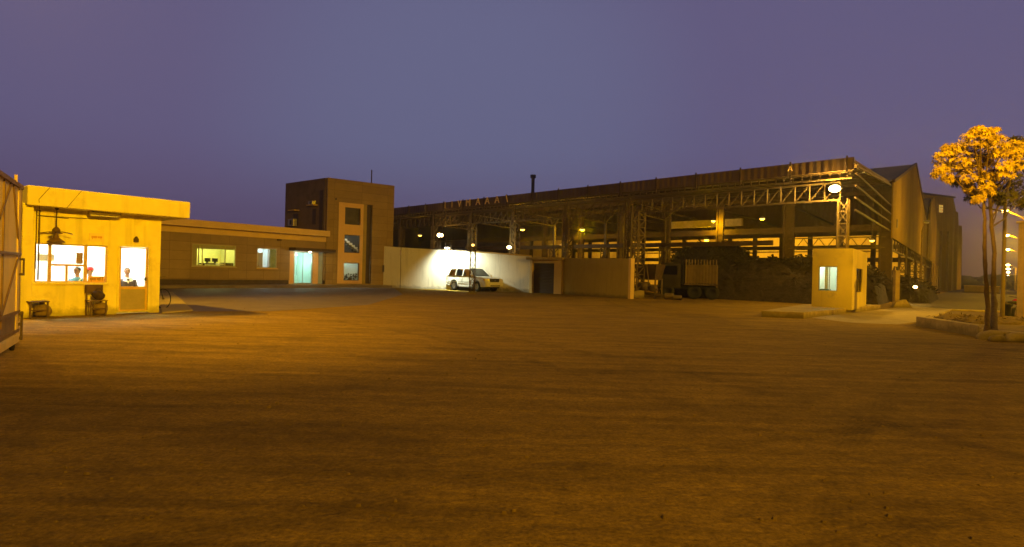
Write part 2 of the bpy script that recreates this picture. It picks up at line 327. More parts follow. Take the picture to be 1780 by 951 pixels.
M['jacket'] = mat('dark_jacket', (0.045, 0.03, 0.03), 0.85, var=0.2, scale=10)
M['whitecloth'] = mat('white_cloth', (0.75, 0.75, 0.72), 0.85, var=0.05)
M['tealcloth'] = mat('blue_shirt_cloth', (0.06, 0.17, 0.24), 0.85, var=0.15)
M['redcloth'] = mat('red_cap_cloth', (0.62, 0.03, 0.05), 0.8, var=0.15)
M['trouser'] = mat('dark_trousers', (0.04, 0.04, 0.05), 0.85, var=0.15)
M['signboard'] = mat('cream_sign_board', (0.75, 0.42, 0.10), 0.6, var=0.05)
M['redpaint'] = mat('red_lettering', (0.45, 0.05, 0.015), 0.6, var=0.1)
M['letter'] = mat('pale_gold_letter', (0.95, 0.72, 0.28), 0.6, var=0.05, spec=0.6)
M['brownboard'] = mat('brown_notice_board', (0.36, 0.22, 0.07), 0.7, var=0.1)
M['pole'] = mat('pole_concrete', (0.33, 0.24, 0.10), 0.8, var=0.2, scale=3, dirt=((0.2, 0.15, 0.1), 4, 0.58))
M['truckbody'] = mat('truck_body_paint', (0.15, 0.105, 0.03), 0.75, var=0.25, scale=3, dirt=((0.15, 0.10, 0.05), 3, 0.54))
M['truckdark'] = mat('truck_dark_tarp', (0.025, 0.02, 0.012), 0.85, var=0.3, scale=3, bump=0.3, bscale=8)
M['hedge'] = mat('roadside_scrub', (0.05, 0.05, 0.02), 0.9, var=0.4, scale=3)
E_SOD = emis('sodium_lamp', (1.0, 0.52, 0.12), 4)
E_SODW = emis('bright_sodium_lamp', (1.0, 0.68, 0.26), 22)
E_WHITE = emis('white_lamp', (0.95, 1.0, 0.92), 25)
E_CYAN = emis('cool_tube_lamp', (0.75, 1.0, 0.95), 14)
E_YEL = emis('greenish_tube_lamp', (1.0, 1.0, 0.45), 10)

# ground of the yard: packed earth with tyre streaks
def ground_mat():
    m = bpy.data.materials.new('packed_earth'); m.use_nodes = True; t = m.node_tree; n = t.nodes; l = t.links; b = n['Principled BSDF']
    b.inputs['Roughness'].default_value = 0.9; b.inputs['Specular IOR Level'].default_value = 0.15
    co = n.new('ShaderNodeTexCoord')
    def nz(scale, det, rgh, sc=(1, 1, 1), rz=0.0, dist=0.0):
        mp = n.new('ShaderNodeMapping'); mp.inputs['Scale'].default_value = sc; mp.inputs['Rotation'].default_value = (0, 0, rz); l.new(co.outputs['Object'], mp.inputs[0])
        x = n.new('ShaderNodeTexNoise'); x.inputs['Scale'].default_value = scale; x.inputs['Detail'].default_value = det; x.inputs['Roughness'].default_value = rgh; x.inputs['Distortion'].default_value = dist; l.new(mp.outputs[0], x.inputs[0]); return x.outputs[0]
    def mr(v, a, c, d=0.0, e=1.0):
        x = n.new('ShaderNodeMapRange'); l.new(v, x.inputs[0]); x.inputs[1].default_value = a; x.inputs[2].default_value = c; x.inputs[3].default_value = d; x.inputs[4].default_value = e; return x.outputs[0]
    def mul(a, c):
        x = n.new('ShaderNodeMath'); x.operation = 'MULTIPLY'; l.new(a, x.inputs[0])
        if isinstance(c, float): x.inputs[1].default_value = c
        else: l.new(c, x.inputs[1])
        return x.outputs[0]
    big = mr(nz(0.22, 4, 0.6), 0.3, 0.7, 0.84, 1.14)
    mid = mr(nz(1.6, 8, 0.75, (0.6, 1.2, 1), 0.12, 0.6), 0.3, 0.7, 0.76, 1.18)
    trk = mr(nz(0.9, 6, 0.7, (0.30, 1.3, 1), -0.06, 0.9), 0.32, 0.66, 0.86, 1.08)
    trk2 = mr(nz(1.6, 4, 0.6, (0.12, 2.5, 1), -0.85, 0.2), 0.36, 0.6, 0.80, 1.1)
    fine = mul(mr(nz(26, 8, 0.75), 0.3, 0.7, 0.50, 1.5), mr(nz(7, 8, 0.75, (1, 1, 1), .4), 0.3, 0.7, 0.72, 1.28))
    spk = mr(nz(70, 3, 0.6), 0.62, 0.70, 1.0, 0.55)
    v = mul(mul(mul(mul(mul(big, mid), trk), trk2), fine), spk)
    def vmath(op, a, c=None):
        x = n.new('ShaderNodeVectorMath'); x.operation = op; l.new(a, x.inputs[0])
        if c is not None: x.inputs[1].default_value = c
        return x
    def fmath(op, a, c):
        x = n.new('ShaderNodeMath'); x.operation = op; l.new(a, x.inputs[0])
        if isinstance(c, (int, float)): x.inputs[1].default_value = c
        else: l.new(c, x.inputs[1])
        return x.outputs[0]
    brk = mr(nz(0.8, 5, 0.7), 0.42, 0.58); wob = mul(nz(0.7, 3, 0.5), 0.35)
    for cx, cy, rad in ((30, -14, 31.5), (30, -14, 33.2), (-26, -6, 31.0), (-26, -6, 32.6), (6, 48, 37.5), (6, 48, 39.2), (-8, -34, 42.5), (-8, -34, 44.1), (40, 30, 33.0), (40, 30, 34.7), (14, -22, 28.2), (14, -22, 29.9)):
        d_ = vmath('LENGTH', vmath('SUBTRACT', co.outputs['Object'], (cx, cy, 0)).outputs[0]).outputs['Value']
        e_ = fmath('ABSOLUTE', fmath('SUBTRACT', fmath('ADD', d_, wob), rad), 0)
        band = mr(e_, 0.17, 0.11); rib = mr(fmath('SINE', mul(e_, 105.0), 0), -1.0, 1.0, .45, 1.0)
        f_ = mul(mul(band, rib), brk); v = mul(v, mr(f_, 0.0, 1.0, 1.0, 0.70))
    stain = mr(nz(0.38, 6, 0.75, (1, 1, 1), 0.7, 0.8), 0.54, 0.68, 1.0, 0.76); v = mul(v, stain)
    mx = n.new('ShaderNodeMix'); mx.data_type = 'RGBA'; mx.blend_type = 'MULTIPLY'; mx.inputs[0].default_value = 1; mx.inputs[6].default_value = (0.28, 0.182, 0.02, 1)
    cb = n.new('ShaderNodeCombineXYZ'); [l.new(v, cb.inputs[i]) for i in range(3)]; l.new(cb.outputs[0], mx.inputs[7]); l.new(mx.outputs[2], b.inputs['Base Color'])
    hh = n.new('ShaderNodeMath'); hh.operation = 'ADD'; l.new(mul(nz(3.5, 8, 0.7, (0.5, 1.3, 1), 0.1, 0.5), 1.0), hh.inputs[0]); l.new(mul(nz(30, 6, 0.7), 0.22), hh.inputs[1])
    h2 = n.new('ShaderNodeMath'); h2.operation = 'ADD'; l.new(hh.outputs[0], h2.inputs[0]); l.new(mul(nz(0.9, 6, 0.7, (0.30, 1.3, 1), -0.06, 0.9), 0.3), h2.inputs[1])
    bp = n.new('ShaderNodeBump'); bp.inputs['Strength'].default_value = 0.75; bp.inputs['Distance'].default_value = 0.09; l.new(h2.outputs[0], bp.inputs['Height']); l.new(bp.outputs[0], b.inputs['Normal'])
    return m
M['ground'] = ground_mat()

# ================================================================== SETTING
def ground():
    g = MB(); xs = [-900, -120, -40, 40, 120, 900]; ys = [-300, -30, 60, 160, 400, 1800]
    for i in range(5):
        for j in range(5): g.add([(xs[i], ys[j], 0), (xs[i + 1], ys[j], 0), (xs[i + 1], ys[j + 1], 0), (xs[i], ys[j + 1], 0)], [(0, 1, 2, 3)])
    g.build('ground', M['ground'], kind='structure')
    # pebbles and clods lying on the yard
    rnd = random.Random(3); p = MB()
    for i in range(2000):
        d = 2.0 + 22 * rnd.random() ** 1.4; x = rnd.uniform(-0.95, 0.95) * d; r = rnd.choice([.004, .006, .008, .011, .018]) * rnd.uniform(.7, 1.3)
        q = [(x + r * math.cos(a + rnd.uniform(-.4, .4)) * rnd.uniform(.7, 1.3), d + r * math.sin(a) * rnd.uniform(.7, 1.3), 0) for a in (0, 1.25, 2.5, 3.8, 5.0)]
        h = r * rnd.uniform(.5, 1.0); b = [Vector(v) - Z * .004 for v in q]; tp = [Vector(v) * 1 + Z * h for v in q]
        tp = [Vector((x, d, h)) + (v - Vector((x, d, h))) * .55 for v in tp]
        p.add(b + tp, [(5, 6, 7, 8, 9)] + [(k, (k + 1) % 5, 5 + (k + 1) % 5, 5 + k) for k in range(5)])
    p.build('gravel', mat('pebbles', (0.20, 0.135, 0.03), 0.9, var=0.4, scale=3), kind='stuff', label='small stones and clods scattered over the yard')
ground()

# frames of the main walls
G = Fr(pd(45, 15.43), V1)                               # guard house front
TP = pd(566, 47.2); TQ = pd(682, 50.9)
T = Fr(TP, (TQ - TP))                                    # tower front
O = Fr(TP + V1 * -12.6, V1)                              # office front (ends at the tower)
WL = Fr(pd(677, 50.2), (pd(922, 46.2) - pd(677, 50.2)))  # white wall
WL_LEN = (pd(922, 46.2) - pd(677, 50.2)).length
WR = Fr(pd(979, 44.6), (pd(1093, 38.4) - pd(979, 44.6)))
WR_LEN = (pd(1093, 38.4) - pd(979, 44.6)).length
WG = Fr(pd(922, 46.2), (pd(979, 44.6) - pd(922, 46.2)))
WG_LEN = (pd(979, 44.6) - pd(922, 46.2)).length

# terrace in front of the office, concrete lane by the booth, paved strip at the road end
def flat(name, pts, z, m, h=0.0, **k):
    q = MB(); P = [Vector((p[0], p[1], z - h if h else z)) for p in pts]
    if h: q.prism(P, (0, 0, h))
    else: q.add(P, [tuple(range(len(P)))])
    return q.build(name, m, kind='structure', **k)
flat('terrace', [O.p(-6, 1.5, 0), O.p(12.9, 1.5, 0), T.p(0, 1.0, 0), T.p(5.6, 0.8, 0), T.p(5.6, -0.3, 0), O.p(12.6, -0.3, 0), O.p(-6, -0.3, 0)], 0.2, M['terrace'], 0.25)
dq = [gp(262, 546), gp(330, 541.5), gp(470, 541), gp(640, 530), gp(700, 512), (T.p(5.7, .9, 0)), (O.p(12.9, 1.55, 0)), (O.p(-6, 1.55, 0))]
flat('pavement', dq, 0.004, M['terrace'])
flat('ramp', [gp(282, 545), gp(335, 541), gp(300, 509), gp(272, 512)], 0.05, M['concrete'], 0.09)
flat('concrete_lane', [gp(1405, 552), gp(1480, 561), gp(1560, 564), gp(1600, 559), gp(1640, 542), gp(1700, 524), gp(1655, 522), gp(1560, 535)], 0.004, M['concrete'])
flat('road', [pd(1560, 40), pd(1780, 30), pd(1830, 60), pd(1750, 420), pd(1672, 420), pd(1640, 100)], 0.008, mat('worn_asphalt', (0.085, 0.068, 0.05), 0.85, var=0.3, scale=0.8, bump=0.3, bscale=20))

# ================================================================== GUARD HOUSE
def text_part(s, size, fr, u, n, z, m, name, parent, depth=0.006, wid=None, lean=0.0, label=None):
    cu = bpy.data.curves.new(name, 'FONT'); cu.body = s; cu.size = size; cu.extrude = depth / 2; cu.align_x = 'CENTER'; cu.align_y = 'CENTER'; cu.resolution_u = 3
    t = bpy.data.objects.new('tmp', cu); COL.objects.link(t); bpy.context.view_layer.update()
    me = bpy.data.meshes.new_from_object(t.evaluated_get(bpy.context.evaluated_depsgraph_get())); bpy.data.objects.remove(t)
    mb = MB(); vs = [v.co.copy() for v in me.vertices]
    if not vs: return None
    w = max(v.x for v in vs) - min(v.x for v in vs); k = wid / w if wid else 1
    mb.add([fr.p(u + v.x * k + v.y * lean, n + v.z, z + v.y) for v in vs], [tuple(p.vertices) for p in me.polygons])
    return mb.build(name, m, parent, label=label)
def persons():
    pass
def guard_house():
    base = G.p(1.6, 0, 0); R = thing('guard_house', base, 'small cream guard house with glazed front, brightly lit inside, under a thick overhanging roof slab', 'building')
    w1 = G.uu(278); D = 3.2
    wu0 = G.uu(59); wu1 = G.uu(186); wz0 = G.px(120, 491)[1]; wz1 = G.px(120, 424.5)[1]
    du0 = G.uu(204); du1 = G.uu(260.5); dz1 = G.px(232, 427)[1]
    zt = 3.3
    b = MB(); b.wall(G, 0.02, w1, 0, zt, -0.2, 0, [(wu0, wu1, wz0, wz1), (du0, du1, -1, dz1)])
    b.fbox(G, 0.02, w1, -D, -D + .15, 0, zt); b.fbox(G, 0.02, .17, -D + .15, -.2, 0, zt); b.fbox(G, w1 - .15, w1, -D + .15, -.2, 0, zt)
    b.build('wall', M['cream'], R)
    r = MB(); r.fbox(G, .17, w1 - .15, -D + .15, -D + .2, .02, 2.9); r.fbox(G, .17, .22, -D + .2, -.21, .02, 2.9); r.fbox(G, w1 - .2, w1 - .15, -D + .2, -.21, .02, 2.9)
    r.fbox(G, .17, w1 - .15, -D + .15, -.21, 2.9, 2.95)
    r.fbox(G, .17, w1 - .15, -D + .15, -.21, 0, .02); r.build('room_lining', M['roomwhite'], R)
    zu = G.px(331, 380, 0.56)[1]; zr = G.px(331, 351.5, .56)[1]; ue = G.uu(331, .56, 365)
    s = MB(); s.fbox(G, -.12, ue, -D - .3, .56, zu, zr); s.build('roof_slab', M['cream'], R, bevel=.03)
    # glazed front
    f = MB(); n0, n1 = -.10, -.03; fw = .045
    f.frame(G, wu0, wu1, wz0, wz1, n0, n1, .04)
    for a, c in ((83.5, 89.5), (146, 152)): f.fbox(G, G.uu(a), G.uu(c), n0 + .002, n1 + .004, wz0 + .03, wz1 - .03)
    zb = G.px(118, 461)[1]
    f.fbox(G, G.uu(89.5), G.uu(146), n0 + .004, n1 + .002, zb - .03, zb + .03)
    f.fbox(G, G.uu(114.5), G.uu(118.5), n0 + .006, n1, wz0 + .03, zb - .02)
    fo = f.build('window_frame', M['yellowframe'], R)
    MB().fbox(G, wu0 + .02, wu1 - .02, -.072, -.066, wz0 + .02, wz1 - .02).build('pane', M['glass'], fo)
    MB().fbox(G, wu0 - .05, wu1 + .05, 0.003, .07, wz0 - .06, wz0 - .005).build('window_sill', M['cream'], R)
    MB().fbox(G, G.uu(134), G.uu(145.5), -.14, -.11, G.px(140, 459)[1], G.px(140, 439)[1]).build('blind_board', M['brownboard'], R)
    # door
    q = MB(); q.frame(G, du0, du1, .03, dz1, -.13, .02, .05); dr = q.build('door_frame', M['cream'], R)
    q = MB(); a, c = du0 + .055, du1 - .055; zm0, zm1 = G.px(232, 503)[1], G.px(232, 498)[1]
    q.fbox(G, a, a + .05, -.09, -.04, .05, dz1 - .055); q.fbox(G, c - .05, c, -.09, -.04, .05, dz1 - .055); q.fbox(G, a + .05, c - .05, -.09, -.04, dz1 - .10, dz1 - .055)
    q.fbox(G, a + .05, c - .05, -.09, -.04, zm0, zm1); q.fbox(G, a + .05, c - .05, -.09, -.04, .05, .12); dd = q.build('door', M['yellowframe'], R)
    MB().fbox(G, a + .05, c - .05, -.075, -.055, .12, zm0).build('lower_panel', M['greypanel'], dd)
    MB().fbox(G, a + .05, c - .05, -.068, -.062, zm1, dz1 - .10).build('pane', M['glass'], dd)
    q = MB(); hz = G.px(252, 485)[1]; q.fbox(G, c - .075, c - .03, -.04, -.01, hz - .05, hz + .05); q.tube([G.p(c - .05, -.01, hz), G.p(c - .05, .035, hz), G.p(c - .17, .035, hz)], .013); q.build('handle', M['black'], dd)
    # emblem box over the door, tube fitting, room lamp
    u, z = G.px(236, 417); q = MB(); q.fbox(G, u - .06, u + .06, .002, .07, z - .07, z + .04); q.lathe(G.p(u, .036, z + .04), [(.05, 0), (.045, .03), (.02, .06), (0, .065)], 10); q.build('door_bell', M['steeldark'], R)
    q = MB(); u0 = G.uu(150, .3); u1 = G.uu(207, .3); q.fbox(G, u0, u1, .26, .36, zu - .10, zu - .02); q.fbox(G, u0 + .1, u0 + .14, .29, .33, zu - .02, zu + .0); tf = q.build('tube_light_fitting', M['steel'], R)
    MB().tube([G.p(u0 + .05, .31, zu - .12), G.p(u1 - .05, .31, zu - .12)], .016).build('tube', M['plate'], tf)
    q = MB(); q.fbox(G, .9, 2.3, -1.7, -1.6, 2.82, 2.88); rl = q.build('ceiling_light', M['plate'], R)
    MB().tube([G.p(.95, -1.65, 2.79), G.p(2.25, -1.65, 2.79)], .02).build('tube', E_WHITE, rl)
    for uu_ in (.8, 1.7, 2.5): point('guard_room_lamp', G.p(uu_, -1.5, 2.55), 230, (1, .97, .88), .12)
    # conduit and wire on the fascia and down the wall
    c = MB(); u = G.uu(66, .03); c.tube([G.p(u, .03, 1.0), G.p(u, .03, 2.9)], .02, 6); c.tube([G.p(u - .06, .03, 1.3), G.p(u - .06, .03, 2.9)], .014, 6); c.build('conduit', M['steeldark'], R)
    c = MB(); c.tube([G.p(.9, .03, zu - .25), G.p(.2, .05, zu - .23), G.p(1.9, .03, zu - .20)][::1], .008, 5); c.tube([G.px3(75, 322, .59) if hasattr(G, 'px3') else G.p(.35, .58, zr), G.p(.12, .585, zr - .35), G.p(.15, .5, zu - .1)], .007, 5); c.tube([G.p(1.05, .575, zr), G.p(.72, .575, zu)], .006, 5); c.build('cable', M['steeldark'], R)
    return R
guard_house()

def sign_boards():
    u0, z0 = G.px(154.5, 419); u1, z1 = G.px(181, 406.5)
    R = thing('wall_sign', G.p((u0 + u1) / 2, 0, z0), 'small pale yellow sign with one line of orange lettering above the guard house window', 'sign')
    b = MB().fbox(G, u0, u1, .004, .02, z0, z1).build('board', mat('pale_sign_board', (0.78, 0.62, 0.2), .6, var=.04), R)
    text_part('सुरक्षा कक्ष', .10, G, (u0 + u1) / 2, .024, (z0 + z1) / 2, M['redpaint'], 'lettering', R, wid=(u1 - u0) * .72)
    u0, z0 = G.px(153, 492, .05); u1, z1 = G.px(182, 480.5, .05)
    R = thing('window_sign', G.p((u0 + u1) / 2, 0, z0), 'orange board with dark lettering propped on the guard house window sill', 'sign')
    MB().fbox(G, u0, u1, .03, .045, z0 + .02, z1).build('board', M['signboard'], R)
    text_part('कृपया यहाँ दें', .11, G, (u0 + u1) / 2, .049, (z0 + z1) / 2 + .01, M['darkwood'], 'lettering', R, wid=(u1 - u0) * .8)
sign_boards()

def gate_pillar():
    p0 = G.uu(37, .35, 450); p1 = G.uu(57, .35, 450); R = thing('gate_pillar', G.p((p0 + p1) / 2, .25, 0), 'plain cream gate pillar between the steel gate and the guard house window', 'pillar')
    zc = G.px(50, 353, .35)[1]
    MB().fbox(G, p0, p1, .05, .35, 0, zc).build('shaft', M['cream'], R, bevel=.02)
    MB().fbox(G, p0 + .08, p1 + .03, .05, .33, zc, G.px(50, 325, .33)[1]).build('upper_block', M['cream'], R, bevel=.02)
gate_pillar()

def yard_gate():
    E0 = pd(34.5, 10.05); E1 = pd(3, 8.75); S = Fr(E0, E1 - E0, None); S.n = Vector((-S.u.y, S.u.x, 0)) if Vector((-S.u.y, S.u.x, 0)).dot(-E0) > 0 else Vector((S.u.y, -S.u.x, 0))
    LEN = 4.2; z0, z1 = .10, 2.80
    R = thing('steel_gate', S.p(LEN / 2, 0, 0), 'tall dusty yellow steel gate leaf standing open, with diagonal brown braces and drop bolt', 'gate')
    MB().fbox(S, .02, LEN, -.03, -.01, .62, z1 - .02).build('sheet', M['gatesheet'], R)
    f = MB(); f.fbox(S, 0, .26, -.02, .008, z0 + .02, z1); f.build('stile', M['gatesheet'], R)
    f = MB()
    for a in (0.0, 1.45, 2.85, LEN - .06): f.fbox(S, a, a + .06, -.01, .012, z0 + .35, z1)
    f.fbox(S, -.02, LEN, -.02, .03, z1 - .05, z1 + .02)
    f.build('post_frame', M['brownsteel'], R)
    mz = 1.62
    for z, h in ((mz, .05), (.62, .05), (.30, .05)):
        MB().fbox(S, -.02, LEN, -.006, .020, z - h / 2, z + h / 2).build('rail', M['brownsteel'], R)
    for (a, za, b, zb) in ((.75, z1 - .05, .08, mz), (.95, z1 - .05, 2.5, mz), (.10, mz, 1.5, .65), (2.6, mz, 1.5, .65), (2.9, mz, 4.1, z1 - .1)):
        MB().bar(S.p(a, .004, za), S.p(b, .004, zb), .02, .05).build('brace', M['brownsteel'], R)
    MB().fbox(S, .28, LEN, -.02, -.005, .33, .59).build('mesh_panel', M['brownsteel'], R)
    MB().fbox(S, .02, LEN, -.03, .024, z0, z0 + .13).build('bottom_rail', M['gatesheet'], R)
    f = MB()
    for k, uu_ in enumerate((.7,)): f.bar(S.p(uu_, .02, z1), S.p(uu_, .02, z1 + .12), .03)
    f.build('finial', M['gatesheet'], R)
    b = MB(); b.tube([S.p(-.03, .05, 1.55), S.p(-.03, .05, 1.25)], .014, 6)
    for z in (1.53, 1.27): b.fbox(S, -.06, .12, .01, .06, z - .02, z + .02)
    b.build('slide_bolt', M['steeldark'], R)
    b = MB(); b.tube([S.p(.0, .045, .62), S.p(.0, .045, .12)], .018, 6)
    for z in (.58, .40, .16): b.fbox(S, -.04, .08, .01, .06, z - .025, z + .025)
    b.build('drop_bolt', M['steeldark'], R)
    w = MB(); w.lathe(S.p(.5, -.03, .09), [(0, 0), (.09, 0), (.09, .05), (0, .05)], 14, S.n); w.build('wheel', M['tyre'], R)
yard_gate()

def hanging_fan():
    c = at(98, 396, G.p(G.uu(98, .28), .28, 0).y); zt = G.px(331, 380, .56)[1]
    R = thing('ceiling_fan', c, 'dark drooping fan hanging from the roof slab above the guard house window', 'fan')
    b = MB(); b.tube([(c.x, c.y, zt), (c.x, c.y, c.z - .05)], .014, 6); b.lathe((c.x, c.y, zt - .06), [(.05, .06), (.045, .02), (.015, 0)], 10); b.build('down_rod', M['steeldark'], R)
    b = MB(); b.lathe(c - Z * .14, [(0, 0), (.05, 0), (.085, .03), (.095, .08), (.06, .13), (.03, .16), (0, .17)], 14); b.build('motor', M['darkwood'], R)
    for k in range(4):
        a = math.radians(20 + 90 * k); d = Vector((math.cos(a), math.sin(a), 0)); s = Vector((-d.y, d.x, 0)); q = c - Z * .10
        MB().hexa([q + d * .07 - s * .02, q + d * .36 - s * .05 - Z * .05, q + d * .36 + s * .05 - Z * .07, q + d * .07 + s * .02 - Z * .01, q + d * .07 - s * .02 + Z * .01, q + d * .36 - s * .05 - Z * .035, q + d * .36 + s * .05 - Z * .055, q + d * .07 + s * .02]).build('blade', M['darkwood'], R)
    b = MB(); b.lathe(c - Z * .40, [(.20, 0), (.19, .03), (.12, .09), (.07, .13), (.05, .2), (.03, .27), (0, .28)], 16); b.build('bell_shade', M['brownsteel'], R)
hanging_fan()

def chair(px0, px1, seat_y, nn, label, lump_seed, bag=True, back=True):
    a = G.uu(px0, nn); b_ = G.uu(px1, nn); u = (a + b_) / 2; w = .44; z = .45
    R = thing('chair', G.p(u, nn, 0), label, 'chair', 'chairs outside the guard house')
    s = MB(); s.fbox(G, u - w / 2, u + w / 2, nn - .21, nn + .21, z - .03, z); s.build('seat', M['sack'] if back else M['darkwood'], R, bevel=.01)
    for du in (-1, 1):
        for dn in (-1, 1):
            top = .86 if (dn < 0 and back) else z - .03
            MB().fbox(G, u + du * (w / 2 - .04) - .018, u + du * (w / 2 - .04) + .018, nn + dn * .19 - .018, nn + dn * .19 + .018, 0, top).build('leg', M['darkwood'], R)
    MB().fbox(G, u - w / 2 + .06, u + w / 2 - .06, nn + .175, nn + .20, .2, .23).build('stretcher', M['darkwood'], R)
    if back: MB().fbox(G, u - w / 2, u + w / 2, nn - .235, nn - .21, .64, .88).build('backrest', M['darkwood'], R, bevel=.01)
    return u, nn, z
u, nn, z = chair(153, 184, 524, .42, 'dark wooden chair below the window sign, carrying a brown bag', 1)
def lumpbag(name, c, r, seed, m, label, cat, strap=True):
    R = thing(name, c, label, cat); MB().blob(c, r, seed, .14).build('sack_body' if not strap else 'bag_body', m, R)
    c = Vector(c)
    if strap: MB().tube([c + G.u * (-r[0] * .5) + Z * r[2] * .8, c + G.u * (-r[0] * .3) + Z * (r[2] + .06), c + G.u * (r[0] * .3) + Z * (r[2] + .06), c + G.u * (r[0] * .5) + Z * r[2] * .8], .012, 6).build('handle', m, R)
    else: MB().lathe(c + Z * r[2] * .8, [(.05, 0), (.03, .03), (.06, .08), (0, .085)], 9).build('tied_neck', m, R)
lumpbag('bag', G.p(u + .05, nn, z + .13), (.17, .13, .13), 4, M['bag'], 'dark brown holdall resting on the seat of the wooden chair', 'bag')
lumpbag('sack', G.p(u + .12, nn - .02, .2), (.20, .13, .2), 8, M['sack'], 'lumpy olive sack stuffed under the wooden chair with the bag', 'sack', False)
u2, nn2, z2 = chair(54, 78, 522, .40, 'low dark stool beside the gate pillar, without a backrest', 2, back=False)
lumpbag('sack', G.p(u2 + .10, nn2 - .02, .18), (.24, .13, .18), 5, M['sack'], 'brown sack pushed under the low stool by the gate pillar', 'sack', False)

# ------------------------------------------------------------------ people (seated in the guard room)
def seated_person(loc, face, label, top, cap=None, collar=False, lean=0.0, vest=None, hair=M['hair']):
    """face: horizontal direction the person looks"""
    loc = Vector(loc); f = Vector(face).normalized(); s = Vector((f.y, -f.x, 0)); P = lambda x, y, z: loc + s * x + f * y + Z * z
    R = thing('person', loc, label, 'person')
    b = MB(); hz = .47
    b.tube([P(0, 0, hz - .02), P(0, 0, hz + .12), P(0, .01, hz + .3), P(0, lean, hz + .48), P(0, lean, hz + .56), P(0, lean, hz + .60), P(0, lean + .01, hz + .68)], [.13, .14, .15, .17, .11, .055, .055], 12)
    for k in (-1, 1):
        b.tube([P(k * .19, lean, hz + .50), P(k * .23, lean + .03, hz + .30), P(k * .22, lean + .08, hz + .20), P(k * .12, lean + .30, hz + .22)], [.055, .045, .038, .028], 8)
        hc = P(k * .10, lean + .36, hz + .22); b.ball(hc, (.04, .045, .018))
        for j in range(5):
            t = (j - 2) * .018; ln = (.05, .07, .075, .07, .055)[j]; st = hc + s * t + f * .03
            b.tube([st, st + f * ln * .6 - Z * .004, st + f * ln - Z * .02], [.009, .008, .006], 6)
        b.tube([P(k * .09, 0, hz), P(k * .10, .24, hz + .03), P(k * .10, .42, hz + .02), P(k * .10, .44, .25), P(k * .10, .42, .08)], [.09, .085, .062, .05, .038], 9)
        b.ball(P(k * .10, .48, .05), (.045, .12, .045))
    hd = P(0, lean + .02, hz + .79); rot = Matrix((s, f, Z)).transposed()
    b.ball(hd, (.078, .098, .118), 14, 12, rot)
    b.ball(hd + f * .012 - Z * .055, (.058, .078, .065), 12, 8, rot)
    b.tube([hd + f * .094 + Z * .02, hd + f * .118 - Z * .022, hd + f * .098 - Z * .03], [.009, .016, .012], 6)
    for k in (-1, 1): b.ball(hd + s * k * .078, (.012, .022, .032), 8, 6, rot)
    body = b.build('body', M['skin'], R)
    e = MB()
    for k in (-1, 1): e = MB(); e.ball(hd + s * k * .031 + f * .086 + Z * .008, .013, 8, 6); e.bar(hd + s * (k * .031 - .018) + f * .098 + Z * .034, hd + s * (k * .031 + .018) + f * .094 + Z * .026, .012); e.build('eye', M['hair'], R)
    MB().bar(hd - s * .024 + f * .093 - Z * .058, hd + s * .024 + f * .093 - Z * .058, .008).build('mouth', M['hair'], R)
    hcut = MB(); i0 = 0; hcut.ball(hd - f * .012 + Z * .022, (.085, .098, .108), 14, 12, rot)
    hcut.v = [v if (v - hd).dot(f) < .045 or (v - hd).z > .075 else v - f * (((v - hd).dot(f) - .045) * .9) for v in hcut.v]
    hcut.build('hair', hair, R)
    c = MB()
    c.tube([P(0, 0, hz + .02), P(0, 0, hz + .12), P(0, .01, hz + .3), P(0, lean, hz + .44), P(0, lean, hz + .545), P(0, lean, hz + .60)], [.155, .165, .175, .20, .165, .075], 14)
    for k in (-1, 1): c.tube([P(k * .17, lean, hz + .52), P(k * .235, lean + .03, hz + .30), P(k * .225, lean + .08, hz + .20), P(k * .13, lean + .28, hz + .22)], [.078, .062, .055, .045], 10)
    c.build('jacket' if collar else 'shirt', top, R)
    t = MB()
    for k in (-1, 1): t.tube([P(k * .09, -.02, hz), P(k * .10, .24, hz + .03), P(k * .10, .43, hz + .02), P(k * .10, .45, .25), P(k * .10, .43, .10)], [.11, .10, .08, .07, .065], 10)
    t.ball(P(0, -.02, hz + .03), (.19, .15, .12)); t.build('trousers', M['trouser'], R)
    if collar:
        q = MB(); y = lean + .12
        q.add([P(-.09, lean + .09, hz + .60), P(.09, lean + .09, hz + .60), P(.0, lean + .215, hz + .42), P(-.09, lean + .12, hz + .585), P(.09, lean + .12, hz + .585), P(.0, lean + .235, hz + .42)], [(0, 1, 2), (3, 5, 4), (0, 3, 4, 1), (1, 4, 5, 2), (2, 5, 3, 0)])
        for k in (-1, 1): q.hexa([P(k * .03, y + .03, hz + .60), P(k * .11, y - .05, hz + .60), P(k * .13, y + .06, hz + .50), P(k * .04, y + .12, hz + .47), P(k * .03, y + .045, hz + .61), P(k * .11, y - .035, hz + .61), P(k * .13, y + .075, hz + .50), P(k * .04, y + .135, hz + .47)])
        q.build('shirt_collar', M['whitecloth'], R)
    if vest: MB().bar(P(-.17, lean + .08, hz + .56), P(.12, lean + .20, hz + .15), .07, .02).build('sash', M['whitecloth'], R)
    if cap:
        q = MB(); q.ball(hd + Z * .05 - f * .005, (.09, .108, .085), 14, 8, rot); q.ball(hd + f * .10 + Z * .055, (.06, .055, .012), 10, 6, rot); q.build('cap', cap, R)
    # seat under the person
    S_ = thing('stool', P(0, -.02, 0), label[:0] + ('grey stool under the ' + {True: 'man behind the guard house door', False: 'red capped person' if cap else 'black haired person at the window'}[collar]), 'stool')
    MB().lathe(P(0, -.02, 0), [(0, .30), (.17, .30), (.18, .33), (.16, .36), (0, .36)], 14).build('seat', M['steel'], S_)
    for k in range(3):
        a = 2.1 * k; MB().tube([P(.1 * math.cos(a), -.02 + .1 * math.sin(a), .30), P(.17 * math.cos(a), -.02 + .17 * math.sin(a), 0)], .012, 6).build('leg', M['steel'], S_)
